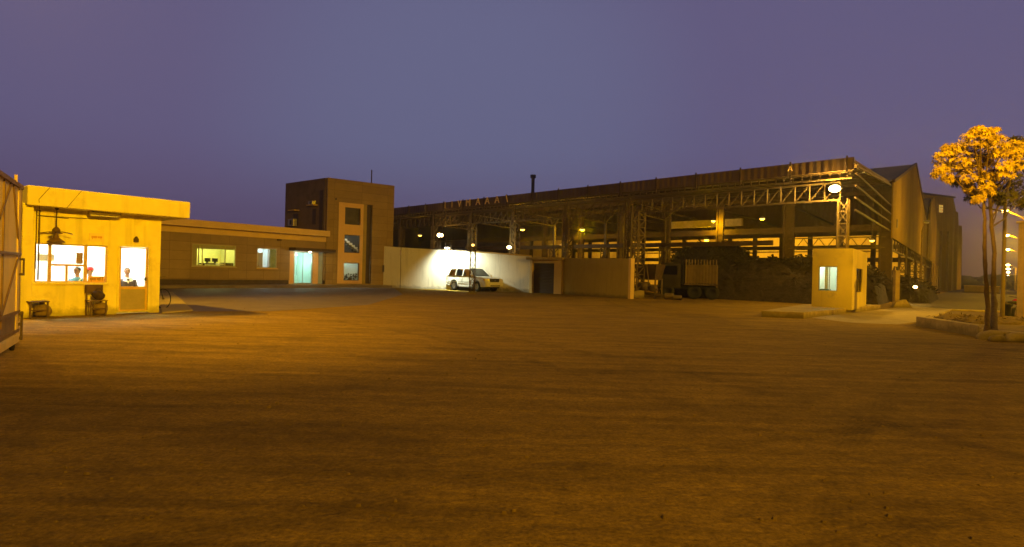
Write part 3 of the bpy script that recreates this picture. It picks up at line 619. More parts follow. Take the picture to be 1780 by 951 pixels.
pu, pz = G.px(222, 473, -.75); seated_person(G.p(pu, -.80, 0), G.n + G.u * -.15, 'man in a dark jacket and white collar sitting behind the guard house door', M['jacket'], collar=True)
pu, pz = G.px(137, 470, -.62); seated_person(G.p(pu, -.72, 0), G.n + G.u * -1.3, 'black haired person in a blue shirt with pale sash behind the guard house window', M['tealcloth'], vest=True)
pu, pz = G.px(159, 474, -.9); seated_person(G.p(pu, -1.0, 0), G.n * .6 + G.u * -1.0, 'person in a red cap sitting behind the orange window sign', M['whitecloth'], cap=M['redcloth'])
# things in the room
u, z = G.px(79, 447, -1.2); q = MB().fbox(G, u - .20, u + .20, -1.35, -1.1, z - .12, z + .1); R = thing('monitor', G.p(u, -1.2, z), 'small white monitor hung high in the guard room behind the first window', 'monitor'); q.build('casing', M['roomwhite'], R, bevel=.02)
q = MB().fbox(G, u - .17, u + .17, -1.099, -1.095, z - .09, z + .07); q.build('screen', M['greypanel'], R); MB().tube([G.p(u, -1.36, z), G.p(u, -1.6, z + .1), G.p(u - .05, -3.0, z + .25)], .02, 6).build('bracket', M['black'], R)
def desk():
    R = thing('desk', G.p(1.5, -1.0, 0), 'brown counter desk inside the guard room', 'desk')
    MB().fbox(G, .35, 1.35, -.5, -.25, .70, .73).build('desk_top', M['brownboard'], R)
    for u in (.38, 1.28):
        for n in (-.47, -.30): MB().fbox(G, u, u + .04, n, n + .04, .02, .70).build('leg', M['brownboard'], R)
desk()

# bicycle leaning behind the guard house
def bicycle():
    c = gp(287, 522); c = Vector((c.x, c.y, .34)); c = at(284, 501, 19.6); c.z = .34
    R = thing('bicycle', (c.x, c.y, 0), 'black bicycle parked behind the guard house, its wheel sticking out past the wall', 'bicycle')
    d = -V1 * .3 + V2 * .95; d.normalize()
    d = Vector((-.95, .3, 0)).normalized(); s = Vector((d.y, -d.x, 0))
    for k, q in enumerate((c, c + d * 1.05)):
        w = MB(); w.tube([q + d * .33 * math.cos(a) + Z * .33 * math.sin(a) for a in [2 * math.pi * i / 28 for i in range(29)]], .016, 6, cap=False); wo = w.build('wheel', M['tyre'], R)
        sp = MB()
        for i in range(10): a = math.pi * i / 10; v = d * .32 * math.cos(a) + Z * .32 * math.sin(a); sp.bar(q - v, q + v, .003)
        sp.lathe(q - s * .04, [(0, 0), (.02, 0), (.02, .08), (0, .08)], 8, s); sp.build('spokes', M['steel'], wo)
    a, b2 = c, c + d * 1.05; bb = c + d * .6 + Z * -.03; st = c + d * .68 + Z * .5; hd = c + d * .22 + Z * .5
    f = MB(); [f.tube([p, q], .014, 6) for p, q in ((bb, st), (bb, hd), (st, hd), (b2, bb), (b2, st), (hd + Z * .1, a))]; f.build('frame', M['black'], R)
    MB().tube([hd + Z * .1, hd + Z * .22, hd + Z * .25 + s * .25], .012, 6).tube([hd + Z * .22, hd + Z * .25 - s * .25], .012, 6).build('handlebar', M['steel'], R)
    MB().ball(st + Z * .1, (.13, .08, .03)).tube([st, st + Z * .08], .012, 6).build('saddle', M['black'], R)
bicycle()

# ================================================================== OFFICE + TOWER
def glazed(mb_fr, fr, u0, u1, z0, z1, parent, mull=(), fm=None, n=-.06, w=.06, glass='glass', head=None, name='window'):
    f = MB(); f.frame(fr, u0, u1, z0, z1, n - .04, n + .03, w)
    for m_ in mull: f.fbox(fr, m_ - w / 2, m_ + w / 2, n - .036, n + .026, z0 + w, z1 - w)
    o = f.build(name, fm or M['alu'], parent)
    MB().fbox(fr, u0 + w * .5, u1 - w * .5, n - .006, n, z0 + w * .5, z1 - w * .5).build('pane', M[glass], o)
    return o
def room(fr, u0, u1, z0, z1, nb, parent, m, nf=-.26):
    b = MB(); t = .05
    b.fbox(fr, u0 - t, u1 + t, nb - t, nb, z0 - t, z1 + t); b.fbox(fr, u0 - t, u0, nb, nf, z0 - t, z1 + t); b.fbox(fr, u1, u1 + t, nb, nf, z0 - t, z1 + t)
    b.fbox(fr, u0, u1, nb, nf, z0 - t, z0); b.fbox(fr, u0, u1, nb, nf, z1, z1 + t); return b.build('room_lining', m, parent)
def office():
    R = thing('office_building', O.p(6, 0, 0), 'long low office clad in brown stone with two lit windows and a glass entrance', 'building')
    LEN = 12.55; zw = O.px(300, 403)[1]; zf0, zf1 = O.px(430, 401, .6)[1], O.px(430, 389.5, .6)[1]
    w1 = (O.uu(333), O.uu(409.5), O.px(370, 463)[1], O.px(370, 425)[1]); w2 = (O.uu(446), O.uu(481), O.px(463, 466)[1], O.px(463, 431.5)[1])
    e = (O.uu(503), LEN - .12, .2, O.px(530, 437.5)[1])
    zb = .55
    w = MB(); w.wall(O, -6, LEN, zb, zw, -.25, 0, [w1, w2, (e[0], e[1], 0, e[3])]); w.build('cladding_wall', M['tile'], R)
    p = MB(); p.wall(O, -6, e[0], 0, zb, -.25, -.08); p.fbox(O, e[0], LEN, -.25, -.08, 0, .24); p.build('plinth', M['plinth'], R)
    MB().fbox(O, -6, LEN, -.25, .05, zw, zf0 + .02).build('frieze', M['fascia'], R)
    MB().fbox(O, -6, LEN + .0, -7.5, .6, zf0, zf1).build('roof_slab', M['fascia'], R, bevel=.02)
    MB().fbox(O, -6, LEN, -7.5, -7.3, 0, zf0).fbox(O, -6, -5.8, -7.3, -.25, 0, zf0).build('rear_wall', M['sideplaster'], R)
    # window 1: greenish room behind a half drawn blind
    wo = glazed(None, O, *w1, R, (O.uu(345), O.uu(351.5), O.uu(391)), M['olive'])
    MB().fbox(O, w1[0] + .06, w1[1] - .06, -.16, -.12, O.px(370, 433)[1], w1[3] - .06).build('blind', M['olive'], wo)
    MB().fbox(O, w1[0] + .06, O.uu(343), -.17, -.13, w1[2] + .06, O.px(370, 433)[1]).build('side_curtain', M['olive'], wo)
    MB().fbox(O, w1[0] - .04, w1[1] + .04, .003, .09, w1[2] - .07, w1[2] - .003).build('sill', M['olive'], wo)
    room(O, w1[0] - .5, w1[1] + .4, .9, 3.5, -3.2, R, mat('greenish_room_wall', (0.72, 0.70, 0.30), .8, var=.1))
    tl = MB().fbox(O, w1[0] + .4, w1[1] - .8, -1.8, -1.7, 3.4, 3.48).build('ceiling_light', M['plate'], R); MB().tube([O.p(w1[0] + .45, -1.75, 3.37), O.p(w1[1] - .85, -1.75, 3.37)], .025).build('tube', E_YEL, tl)
    point('office_room_lamp', O.p((w1[0] + w1[1]) / 2, -1.7, 3.1), 190, (1, 1, .42), .15)
    wo = glazed(None, O, *w2, R, (O.uu(466),), M['alu'])
    MB().fbox(O, w2[0] - .04, w2[1] + .04, .003, .09, w2[2] - .07, w2[2] - .003).build('sill', M['fascia'], wo)
    room(O, w2[0] - .5, w2[1] + .3, .9, 3.5, -2.6, R, M['roomwhite'])
    MB().fbox(O, O.uu(467, -.15), w2[1] - .06, -.17, -.13, w2[2] + .06, w2[3] - .06).build('curtain', mat('blue_grey_curtain', (0.35, 0.45, 0.50), .8), wo)
    tl = MB().fbox(O, w2[0], w2[1] - .4, -1.6, -1.5, 3.4, 3.48).build('ceiling_light', M['plate'], R); MB().tube([O.p(w2[0] + .05, -1.55, 3.37), O.p(w2[1] - .45, -1.55, 3.37)], .025).build('tube', E_CYAN, tl)
    point('office_room_lamp', O.p((w2[0] + w2[1]) / 2, -1.3, 3.0), 120, (.72, .95, 1), .15)
    # entrance
    a0, a1, b0, b1 = O.uu(513.5), O.uu(543.5), e[0], e[1]; zt = e[3]
    MB().fbox(O, b0, a0 - .08, -.30, -.12, .26, zt).fbox(O, a1 + .08, b1 - .45, -.30, -.12, .26, zt).build('side_panel', M['orangepanel'], R)
    MB().fbox(O, b1 - .44, b1, -.32, -.2, .26, zt).build('side_window', mat('pale_blue_glazing', (0.32, 0.38, 0.42), .2, var=.1), R)
    d = MB(); d.frame(O, a0 - .08, a1 + .08, .25, zt, -.28, -.16, .08); d.fbox(O, (a0 + a1) / 2 - .015, (a0 + a1) / 2 + .015, -.25, -.2, .3, zt - .08); do = d.build('door', M['alu'], R)
    MB().fbox(O, a0, a1, -.23, -.22, .33, zt - .08).build('pane', M['doorglass'], do)
    MB().tube([O.p(a0 + .18, -.20, 1.0), O.p(a0 + .18, -.13, 1.0), O.p(a0 + .18, -.13, 1.7), O.p(a0 + .18, -.20, 1.7)], .015, 6).build('handle', M['steeldark'], do)
    room(O, b0 + .1, b1 - .5, .26, 3.4, -3.0, R, mat('lobby_wall', (0.68, 0.76, 0.72), .8, var=.03), nf=-.34)
    point('lobby_lamp', O.p((a0 + a1) / 2, -1.9, 2.2), 150, (.72, 1, .93), .2)
    c = MB(); c.fbox(O, b0 - .1, LEN + .35, .003, .95, zt + .02, zt + .26); co = c.build('canopy', M['steeldark'], R, bevel=.01)
    MB().lathe(O.p((a0 + a1) / 2, .75, zt - .10), [(0, 0), (.09, .02), (.11, .06), (.08, .10), (0, .10)], 12).build('lamp', E_SODW, co)
    point('canopy_lamp', O.p((a0 + a1) / 2, .75, zt - .25), 35, (1, .93, .72), .08)
    MB().fbox(O, b0 - .2, LEN + .3, .0, .5, .2, .245).build('door_step', M['concrete'], R)
    q = MB(); u, z = O.px(484, 417); q.fbox(O, u - .14, u + .14, .05, .22, z - .06, z + .05); q.build('junction_box', M['steeldark'], R)
    return zf1
OZ = office()

def cabinets():
    for u, w, d, h, m, lab in ((O.uu(396, -1.2), .8, 1.2, 1.75, M['steel'], 'brown steel cabinet seen through the greenish office window'), (O.uu(451, -1.1), .45, 1.1, 2.6, M['brownboard'], 'tall dark cupboard inside the office window beside the entrance')):
        R = thing('cabinet', O.p(u, -d, .95), lab, 'cabinet'); MB().fbox(O, u - w / 2, u + w / 2, -d - .4, -d, .92, h).build('casing', m, R, bevel=.01)
        for k in (-1, 1): MB().fbox(O, u + (k - .9) * w / 4, u + (k + .9) * w / 4, -d + .002, -d + .02, 1.0, h - .06).build('door', m, R)
    R = thing('office_desk', O.p(O.uu(366, -1.3), -1.3, .95), 'long dark desk top just above the sill of the greenish office window', 'desk')
    MB().fbox(O, O.uu(350, -1.2), O.uu(386, -1.2), -1.6, -1.0, O.px(366, 460, -1.2)[1], O.px(366, 457.5, -1.2)[1]).build('desk_top', M['darkwood'], R); MB().fbox(O, O.uu(352, -1.2), O.uu(354, -1.2), -1.5, -1.1, .92, O.px(366, 460, -1.2)[1]).build('leg', M['darkwood'], R)
    for px in (360, 373):
        c = O.p(O.uu(px, -1.3), -1.3, O.px(366, 457, -1.2)[1]); X = thing('computer_screen', c, 'dark computer screen on the office desk, %s' % ('further from the entrance' if px == 360 else 'nearer the entrance'), 'monitor', 'screens on the office desk')
        MB().fbox(O, O.uu(px, -1.3) - .2, O.uu(px, -1.3) + .2, -1.33, -1.29, c.z + .08, c.z + .34).build('panel', M['black'], X); MB().fbox(O, O.uu(px, -1.3) - .06, O.uu(px, -1.3) + .06, -1.36, -1.26, c.z, c.z + .08).build('stand', M['black'], X)
cabinets()
def papers():
    u = O.uu(383, -.5); z = O.px(383, 461, -.5)[1]; MB().fbox(O, u - .25, u + .28, -.7, -.45, z, z + .12).build('paper_stack', M['whitecloth'], label='pile of white papers on the sill side of the greenish office window', cat='papers')
papers()

def tower():
    W_ = (TQ - TP).length; R = thing('stair_tower', T.p(W_ / 2, 0, 0), 'tall brown stone tower with a pale vertical strip holding three square windows', 'building')
    zt = T.px(566, 308)[1]; D = 6.2
    g0, g1 = T.uu(636), T.uu(645); p0, p1 = T.uu(586), T.uu(629); pz1 = T.px(608, 353)[1]
    r0 = T.uu(637)
    wins = [(T.uu(597), T.uu(624), T.px(610, a)[1], T.px(610, b)[1]) for a, b in ((390.5, 361), (439.5, 408.5), (487.5, 457))]
    w = MB(); w.wall(T, 0, W_, .0, zt, -.3, 0, [(p0, g1, .3, pz1)]); w.build('cladding_wall', M['tile2'], R)
    MB().wall(T, p0 + .003, p1, .3, pz1 - .003, -.3, .03, wins).build('window_strip', M['orangepanel'], R)
    MB().fbox(T, p1, g0, -.3, -.1, .3, pz1 - .003).build('olive_strip', M['olivewall'], R)
    MB().fbox(T, g0, g1 - .003, -.4, -.32, .3, pz1 - .003).build('dark_groove', M['plinth'], R)
    # side and back walls
    S2 = V2
    def sb(u0, u1, a0, a1, z0, z1, name, m, **k):
        q = MB(); P = lambda u, a, z: T.p(u, 0, z) + V2 * a
        return q.hexa([P(u0, a0, z0), P(u1, a0, z0), P(u1, a1, z0), P(u0, a1, z0), P(u0, a0, z1), P(u1, a0, z1), P(u1, a1, z1), P(u0, a1, z1)]).build(name, m, R, **k)
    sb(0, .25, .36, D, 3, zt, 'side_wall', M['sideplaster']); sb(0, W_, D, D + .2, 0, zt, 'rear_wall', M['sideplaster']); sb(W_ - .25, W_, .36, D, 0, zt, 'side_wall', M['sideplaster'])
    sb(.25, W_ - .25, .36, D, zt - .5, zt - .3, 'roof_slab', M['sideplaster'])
    sb(-.04, .0, .55, 1.05, OZ + .02, zt - 1.0, 'shadow_slot', M['plinth'])  # dark strip stands for the shade inside a groove
    for a, n_ in ((1.3, .95), (4.1, 1.0)):
        zz = 6.75 if a < 2 else 6.45
        sb(-.45, 0, a, a + n_, zz, zz + .09, 'sunshade', M['fascia'])
    sb(-.03, 0, 1.55, 2.05, 5.2, 6.5, 'side_window', M['plinth']); sb(-.03, 0, 4.2, 5.0, 5.2, 6.2, 'side_window', M['plinth'])
    for k, (a, b, c, d) in enumerate(wins):
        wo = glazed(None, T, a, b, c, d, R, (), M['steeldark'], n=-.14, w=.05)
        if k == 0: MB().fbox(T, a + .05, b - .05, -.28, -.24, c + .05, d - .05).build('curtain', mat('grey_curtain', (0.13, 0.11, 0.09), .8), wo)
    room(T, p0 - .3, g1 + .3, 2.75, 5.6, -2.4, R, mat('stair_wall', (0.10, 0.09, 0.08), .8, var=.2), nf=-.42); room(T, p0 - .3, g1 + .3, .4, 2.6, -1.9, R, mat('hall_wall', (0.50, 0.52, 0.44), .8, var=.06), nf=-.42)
    st = MB()
    for k in range(7): st.fbox(T, T.uu(594, -1.2) + .23 * k, T.uu(594, -1.2) + .23 * (k + 1.3), -1.6, -.9, T.px(597, 415, -1.2)[1] - .17 * (k + 1), T.px(597, 415, -1.2)[1] - .17 * k)
    st.build('stair_flight', M['roomwhite'], R)
    point('stair_lamp', T.p((p0 + p1) / 2 + .1, -.75, wins[1][3] + .35), 60, (.9, 1, .92), .1); point('hall_lamp', T.p((p0 + p1) / 2 + .7, -1.0, 2.25), 34, (.85, 1, .9), .1)
    c = T.p(T.uu(645), -.4, zt - .3); MB().tube([c, c + Z * 1.5], .05, 8).build('antenna_pole', M['steeldark'], R)
    u, z = T.px(584, 346); MB().lathe(T.p(u, .002, z), [(0, 0), (.07, 0), (.07, .05), (0, .05)], 12, T.n).build('wall_vent', M['black'], R)
    MB().fbox(T, T.uu(664), T.uu(675), .002, .05, T.px(670, 473)[1], T.px(670, 461)[1]).build('meter_cabinet', M['plinth'], R)
tower()
def potted_plant():
    u = T.uu(608, -.9); zb = .45; R = thing('potted_plant', T.p(u, -.9, zb), 'dark bushy plant in a pot behind the lowest tower window', 'plant')
    b = T.p(u, -.9, zb); zz = T.px(608, 484, -.9)[1]
    MB().lathe(b, [(.1, 0), (.14, .3), (.15, .32), (0, .32)], 12).build('pot', M['steel'], R)
    q = MB(); rnd = random.Random(2)
    for i in range(150):
        c = b + Vector((rnd.uniform(-.55, .55), rnd.uniform(-.3, .3), zz - zb + rnd.uniform(-.25, .42))); d = Vector([rnd.uniform(-1, 1) for _ in range(3)]).normalized() * .10; e = Vector([rnd.uniform(-1, 1) for _ in range(3)]).normalized() * .05; q.add([c - d, c + e, c + d, c - e], [(0, 1, 2, 3)])
    q.tube([b + Z * .3, b + Z * (zz - zb)], .03, 6); q.build('foliage', M['leafdark'], R)
potted_plant()
def air_conditioners():
    for k, (px, py0, py1, aa, lab) in enumerate(((514, 388, 366, 4.3, 'air conditioner unit on a bracket low on the tower side wall under a sunshade'), (552, 357, 350, 1.5, 'flat air conditioner unit high on the tower side wall beside the dark slot'))):
        P = lambda n, a, z: T.p(-n, 0, z) + V2 * a
        z0 = 5.15 if k == 0 else 6.86
        w, h, d = (.85, .6, .32) if k == 0 else (.6, .28, .3)
        R = thing('air_conditioner', P(.2, aa, z0), lab, 'air conditioner', 'air conditioners on the tower side')
        def hx(n0, n1, a0, a1, zz0, zz1): return MB().hexa([P(n0, a0, zz0), P(n1, a0, zz0), P(n1, a1, zz0), P(n0, a1, zz0), P(n0, a0, zz1), P(n1, a0, zz1), P(n1, a1, zz1), P(n0, a1, zz1)])
        hx(.08, .08 + d, aa, aa + w, z0, z0 + h).build('casing', M['alu'], R)
        g = MB(); c = P(.085 + d, aa + w * .5, z0 + h * .5); g.lathe(c, [(0, 0), (h * .4, 0), (h * .4, .02), (h * .33, .03), (0, .03)], 14, -T.u); g.build('fan_grille', M['black'], R)
        hx(.0, .45, aa + .05, aa + .1, z0 - .05, z0).build('bracket', M['steeldark'], R); hx(.0, .45, aa + w - .1, aa + w - .05, z0 - .05, z0).build('bracket', M['steeldark'], R)
air_conditioners()

# ================================================================== BOUNDARY WALLS
def lattice(p, z0, z1, w, mb=None, bar=.06, step=None, d1=None, d2=None, single=False):
    mb = mb or MB(); p = Vector((p[0], p[1], 0)); d1 = (d1 or Vector((1, 0, 0))) * w / 2; d2 = (d2 or Vector((0, 1, 0))) * w / 2; step = step or w * 1.1
    cs = [p - d1 - d2, p + d1 - d2, p + d1 + d2, p - d1 + d2]
    for c in cs: mb.bar(c + Z * z0, c + Z * z1, bar)
    n = max(1, int(round((z1 - z0) / step)))
    for i in range(n):
        a, b = z0 + (z1 - z0) * i / n, z0 + (z1 - z0) * (i + 1) / n
        for k in range(4):
            p0, p1 = cs[k], cs[(k + 1) % 4]
            if (i + k) % 2: p0, p1 = p1, p0
            mb.bar(p0 + Z * a, p1 + Z * b, bar * .6); mb.bar(p0 + Z * a, p1 + Z * a, bar * .6)
    return mb
def walls():
    R = thing('boundary_wall', WL.p(WL_LEN / 2, 0, 0), 'whitewashed yard wall behind the white car, brightly lit by a lamp on its top', 'wall')
    zl = WL.px(690, 428)[1]; zr = WL.px(915, 446)[1]; ub = WL.uu(757)
    P = WL.p
    b = MB(); zb = WL.px(757, 434)[1]
    b.hexa([P(-1.0, 0, 0), P(ub, 0, 0), P(ub, -.25, 0), P(-1, -.25, 0), P(-1.0, 0, zl), P(ub, 0, zb), P(ub, -.25, zb), P(-1, -.25, zl)])
    b.hexa([P(ub, 0, 0), P(WL_LEN, 0, 0), P(WL_LEN, -.25, 0), P(ub, -.25, 0), P(ub, 0, zb), P(WL_LEN, 0, zr), P(WL_LEN, -.25, zr), P(ub, -.25, zb)])
    b.build('wall_body', M['whitewall'], R)
    um = WL.uu(822); zm = zb + (zr - zb) * (um - ub) / (WL_LEN - ub)
    c = MB().hexa([P(ub - .3, .06, zb + .01), P(um, .06, zm + .01), P(um, -.31, zm + .01), P(ub - .3, -.31, zb + .01), P(ub - .3, .06, zb + .11), P(um, .06, zm + .08), P(um, -.31, zm + .08), P(ub - .3, -.31, zb + .11)])
    c.build('dark_coping', M['steeldark'], R)
    n = 34; c = MB()
    for i in range(n):
        a = um + (WL_LEN - um) * (i + .12) / n; e = um + (WL_LEN - um) * (i + .88) / n; t = (a - ub) / (WL_LEN - ub); z = zb + (zr - zb) * t
        c.hexa([P(a, .10, z + .012), P(e, .10, z + .012), P(e, -.33, z + .012), P(a, -.33, z + .012), P(a + .02, .10, z + .09), P(e - .02, .10, z + .09), P(e - .02, -.33, z + .12), P(a + .02, -.33, z + .12)])
    c.build('tile_coping', M['fascia'], R)
    # lamp aimed down the wall
    u = WL.uu(783); zz = WL.px(783, 437)[1]
    L_ = thing('wall_flood_light', P(u, .3, zz), 'white flood lamp on an arm over the whitewashed wall above the car', 'lamp')
    MB().bar(P(u, -.1, zz + .05), P(u, .75, zz + .28), .05).build('arm', M['steeldark'], L_)
    MB().hexa([P(u - .22, .65, zz + .22), P(u + .22, .65, zz + .22), P(u + .22, .95, zz + .30), P(u - .22, .95, zz + .30), P(u - .15, .7, zz + .34), P(u + .15, .7, zz + .34), P(u + .15, .9, zz + .38), P(u - .15, .9, zz + .38)]).build('housing', M['steeldark'], L_)
    MB().hexa([P(u - .18, .68, zz + .205), P(u + .18, .68, zz + .205), P(u + .18, .9, zz + .265), P(u - .18, .9, zz + .265), P(u - .18, .68, zz + .215), P(u + .18, .68, zz + .215), P(u + .18, .9, zz + .275), P(u - .18, .9, zz + .275)]).build('lens', E_WHITE, L_)
    spot('wall_flood_beam', P(u + .2, 1.35, zz + .04), P(u + .5, 0, zz - 1.1), 1700, 150, .55, (.92, 1.0, .74), .15)
    # gateway
    R = thing('shutter_gateway', WG.p(WG_LEN / 2, 0, 0), 'dark ribbed shutter gate between cream posts under a thin concrete lintel', 'gateway')
    a0, a1, a2 = WG.uu(926), WG.uu(965.5), WG.uu(978.5); zt = WG.px(945, 452)[1]; zs = WG.px(945, 457.5)[1]
    MB().fbox(WG, .0, a0, -.3, .12, 0, zt).fbox(WG, a1, a2, -.3, .25, 0, zt).build('post', M['fascia'], R)
    MB().fbox(WG, -.15, a2 + .15, -.4, .5, zt, zt + .2).build('lintel', M['kerb'], R)
    MB().fbox(WG, a0, a1, -.22, -.15, 0, zs).build('shutter', M['shutter'], R)
    MB().fbox(WG, a0, a1, -.2, -.05, zs, zt).build('shutter_box', M['fascia'], R)
    R = thing('side_wall', WR.p(WR_LEN / 2, 0, 0), 'drab plastered yard wall from the shutter gate to the lattice column', 'wall')
    z0 = WR.px(985, 448.5)[1]; z1 = WR.px(1088, 449.5)[1]; P = WR.p
    MB().hexa([P(0, 0, 0), P(WR_LEN, 0, 0), P(WR_LEN, -.25, 0), P(0, -.25, 0), P(0, 0, z0), P(WR_LEN, 0, z1), P(WR_LEN, -.25, z1), P(0, -.25, z0)]).build('wall_body', M['olivewall'], R)
    MB().fbox(WR, WR_LEN, WR_LEN + .22, -.28, .04, 0, z1 + .02).build('end_post', M['fascia'], R)
walls()
def lattice_pole():
    c = gp(820.5, 510.5); R = thing('lattice_pole', (c.x, c.y, 0), 'free standing dark lattice pole in front of the white car', 'pole')
    zt = at(820, 431, c.y).z; lattice(c, 0, zt, .36, bar=.055, step=.42).build('shaft', M['steeldark'], R)
    MB().box(c.x - .28, c.x + .28, c.y - .28, c.y + .28, 0, .1).build('base_plate', M['kerb'], R)
    q = MB(); q.box(c.x - .55, c.x + .35, c.y - .12, c.y + .12, zt, zt + .08); q.tube([(c.x - .5, c.y, zt + .08), (c.x - .5, c.y, zt + .25)], .03, 6); q.build('crossarm', M['steeldark'], R)
    l = MB().ball((c.x - .02, c.y, zt + .2), (.11, .09, .09)); l.build('lamp', E_SOD, R)
lattice_pole()
def post_by_tower():
    c = WL.p(WL.uu(698), .2, 0); z = at(698, 428, c.y).z; R = thing('thin_post', c, 'thin dark post with a round head against the wall beside the tower', 'post')
    MB().tube([c + Z * 0, c + Z * z], .025, 6).build('shaft', M['steeldark'], R); MB().ball(c + Z * z, .09).build('head', M['steeldark'], R)
    MB().fbox(WL, WL.uu(698) - .06, WL.uu(698) + .06, .22, .3, z - .75, z - .35).build('plate', mat('lilac_plate', (.5, .4, .45), .5), R)
post_by_tower()

# ================================================================== SUV
def suv():
    d0 = 47.0; c = at(824, 500, d0 + .2); c.z = 0; f = Vector((.70, -.714, 0)).normalized(); s = Vector((-f.y, f.x, 0))  # s: car's left
    s = Vector((f.y, -f.x, 0))  # right hand side of the car (faces the camera on the left)
    P = lambda x, y, z: c + f * x + s * y + Z * z
    R = thing('parked_suv', c, 'large white off-road car parked by the floodlit wall behind the lattice pole', 'car')
    HW = .97; wb0, wb1, wr = -1.42, 1.43, .41
    def arch(cx, r=.50, n=9): return [(cx + r * math.cos(a), .40 + r * math.sin(a)) for a in [math.pi * i / n for i in range(n + 1)]]
    low = [(-2.42, .48), (-2.47, .85), (-2.44, 1.16), (-2.36, 1.22), (1.02, 1.20), (1.25, 1.17), (2.05, 1.10), (2.36, 1.02), (2.45, .85), (2.47, .45), (2.40, .38), (1.95, .36)]
    low += arch(wb1)[0:] + [(.90, .34), (-.90, .34)] + arch(wb0) + [(-1.95, .40)]
    m = MB(); n = len(low)
    ys = [(-HW, .0), (-HW + .0, .0), (HW, .0)]
    def ring(y, inset): return [P(x * (1 - inset * .02), y, z) for x, z in low]
    vs = ring(-HW + .05, 1) + ring(-HW, 0) + ring(HW, 0) + ring(HW - .05, 1); fs = []
    # triangulated caps
    bm = bmesh.new(); tv = [bm.verts.new((x, z, 0)) for x, z in low]; bm.faces.new(tv); bmesh.ops.triangulate(bm, faces=bm.faces[:]); tris = [[v.index for v in f_.verts] for f_ in bm.faces]; bm.verts.index_update(); tris = [[v.index for v in f_.verts] for f_ in bm.faces]; bm.free()
    for r_ in range(3):
        for i in range(n): fs.append((r_ * n + i, r_ * n + (i + 1) % n, (r_ + 1) * n + (i + 1) % n, (r_ + 1) * n + i))
    fs += [tuple(t[::-1]) for t in tris] + [tuple(3 * n + i for i in t) for t in tris]
    m.add(vs, fs)
    m.hexa([P(1.05, -.80, 1.15), P(2.1, -.72, 1.08), P(2.1, .72, 1.08), P(1.05, .80, 1.15), P(1.1, -.72, 1.21), P(2.0, -.62, 1.13), P(2.0, .62, 1.13), P(1.1, .72, 1.21)])
    for cx in (wb0, wb1):
        for k in (-1, 1):
            A = arch(cx, .50); B = arch(cx, .56)
            for i in range(9):
                a0, a1, b0, b1 = A[i], A[i + 1], B[i], B[i + 1]; y0, y1 = k * (HW - .02), k * (HW + .035)
                m.hexa([P(a0[0], y0, a0[1]), P(a1[0], y0, a1[1]), P(b1[0], y0, b1[1]), P(b0[0], y0, b0[1]), P(a0[0], y1, a0[1]), P(a1[0], y1, a1[1]), P(b1[0], y1, b1[1]), P(b0[0], y1, b0[1])])
    body = m.build('body', M['carpaint'], R)
    # cabin: roof and pillars
    cab = [(-2.30, 1.20, .90), (-2.08, 1.83, .72), (-1.0, 1.90, .74), (.15, 1.88, .73), (.95, 1.20, .90)]
    top = MB(); top.hexa([P(-2.10, -.74, 1.80), P(.22, -.74, 1.80), P(.22, .74, 1.80), P(-2.10, .74, 1.80), P(-1.9, -.64, 1.90), P(.05, -.64, 1.89), P(.05, .64, 1.89), P(-1.9, .64, 1.90)])
    top.build('roof', M['carpaint'], R, bevel=.03)
    for k in (-1, 1):
        pl = MB()
        for (x0, x1, w) in ((-2.33, -2.10, .10), (-1.38, -1.30, .07), (-.42, -.38, .08), (1.00, .22, .07)): pl.bar(P(x0, k * .90, 1.19), P(x1, k * .745, 1.82), w, .06)
        pl.bar(P(-2.1, k * .745, 1.81), P(.25, k * .745, 1.81), .06)
        pl.build('pillars', M['carpaint'], R)
        g = MB()
        for (a, b, c_, d_) in ((-2.24, -1.40, -1.34, -2.06), (-1.34, -.46, -.42, -1.27), (-.38, .90, .20, -.34)): g.hexa([P(a, k * .885, 1.21), P(b, k * .885, 1.21), P(c_, k * .755, 1.79), P(d_, k * .755, 1.79), P(a, k * .875, 1.21), P(b, k * .875, 1.21), P(c_, k * .745, 1.79), P(d_, k * .745, 1.79)])
        g.build('side_glass', M['carglass'], R)
        MB().tube([P(-1.9, k * .62, 1.91), P(-1.8, k * .62, 1.97), P(-.2, k * .62, 1.96), P(-.08, k * .62, 1.90)], .02, 6).build('roof_rail', M['alu'], R)
        MB().fbox(Fr(P(0, 0, 0), f, s), .72, .92, k * .93, k * 1.13, 1.17, 1.38).build('mirror', M['carpaint'], R, bevel=.03)
        MB().fbox(Fr(P(0, 0, 0), f, s), -.93, .93, k * .85, k * 1.05, .30, .35).build('side_step', M['steeldark'], R)
        fr = Fr(P(0, 0, 0), f, s); dl = MB()
        for x in (-1.42, -.40, .82): dl.fbox(fr, x, x + .015, k * (HW - .01), k * (HW + .004), .42 if x > -1.4 else .95, 1.17)
        dl.fbox(fr, -2.40, 1.2, k * (HW - .01), k * (HW + .012), .70, .74); dl.build('door_seams', M['steel'], R)
        dh = MB()
        for x in (-.62, .55): dh.fbox(fr, x - .1, x + .08, k * HW, k * (HW + .03), 1.0, 1.04)
        dh.build('door_handle', M['chrome'], R)
    ws = MB().hexa([P(.98, -.84, 1.20), P(.98, .84, 1.20), P(.24, .68, 1.81), P(.24, -.68, 1.81), P(.96, -.84, 1.19), P(.96, .84, 1.19), P(.22, .68, 1.80), P(.22, -.68, 1.80)]); ws.build('windscreen', M['carglass'], R)
    MB().hexa([P(-2.32, -.80, 1.22), P(-2.32, .80, 1.22), P(-2.12, .66, 1.80), P(-2.12, -.66, 1.80), P(-2.30, -.80, 1.22), P(-2.30, .80, 1.22), P(-2.10, .66, 1.80), P(-2.10, -.66, 1.80)]).build('rear_window', M['carglass'], R)
    fr = Fr(P(0, 0, 0), f, s)
    it = MB()
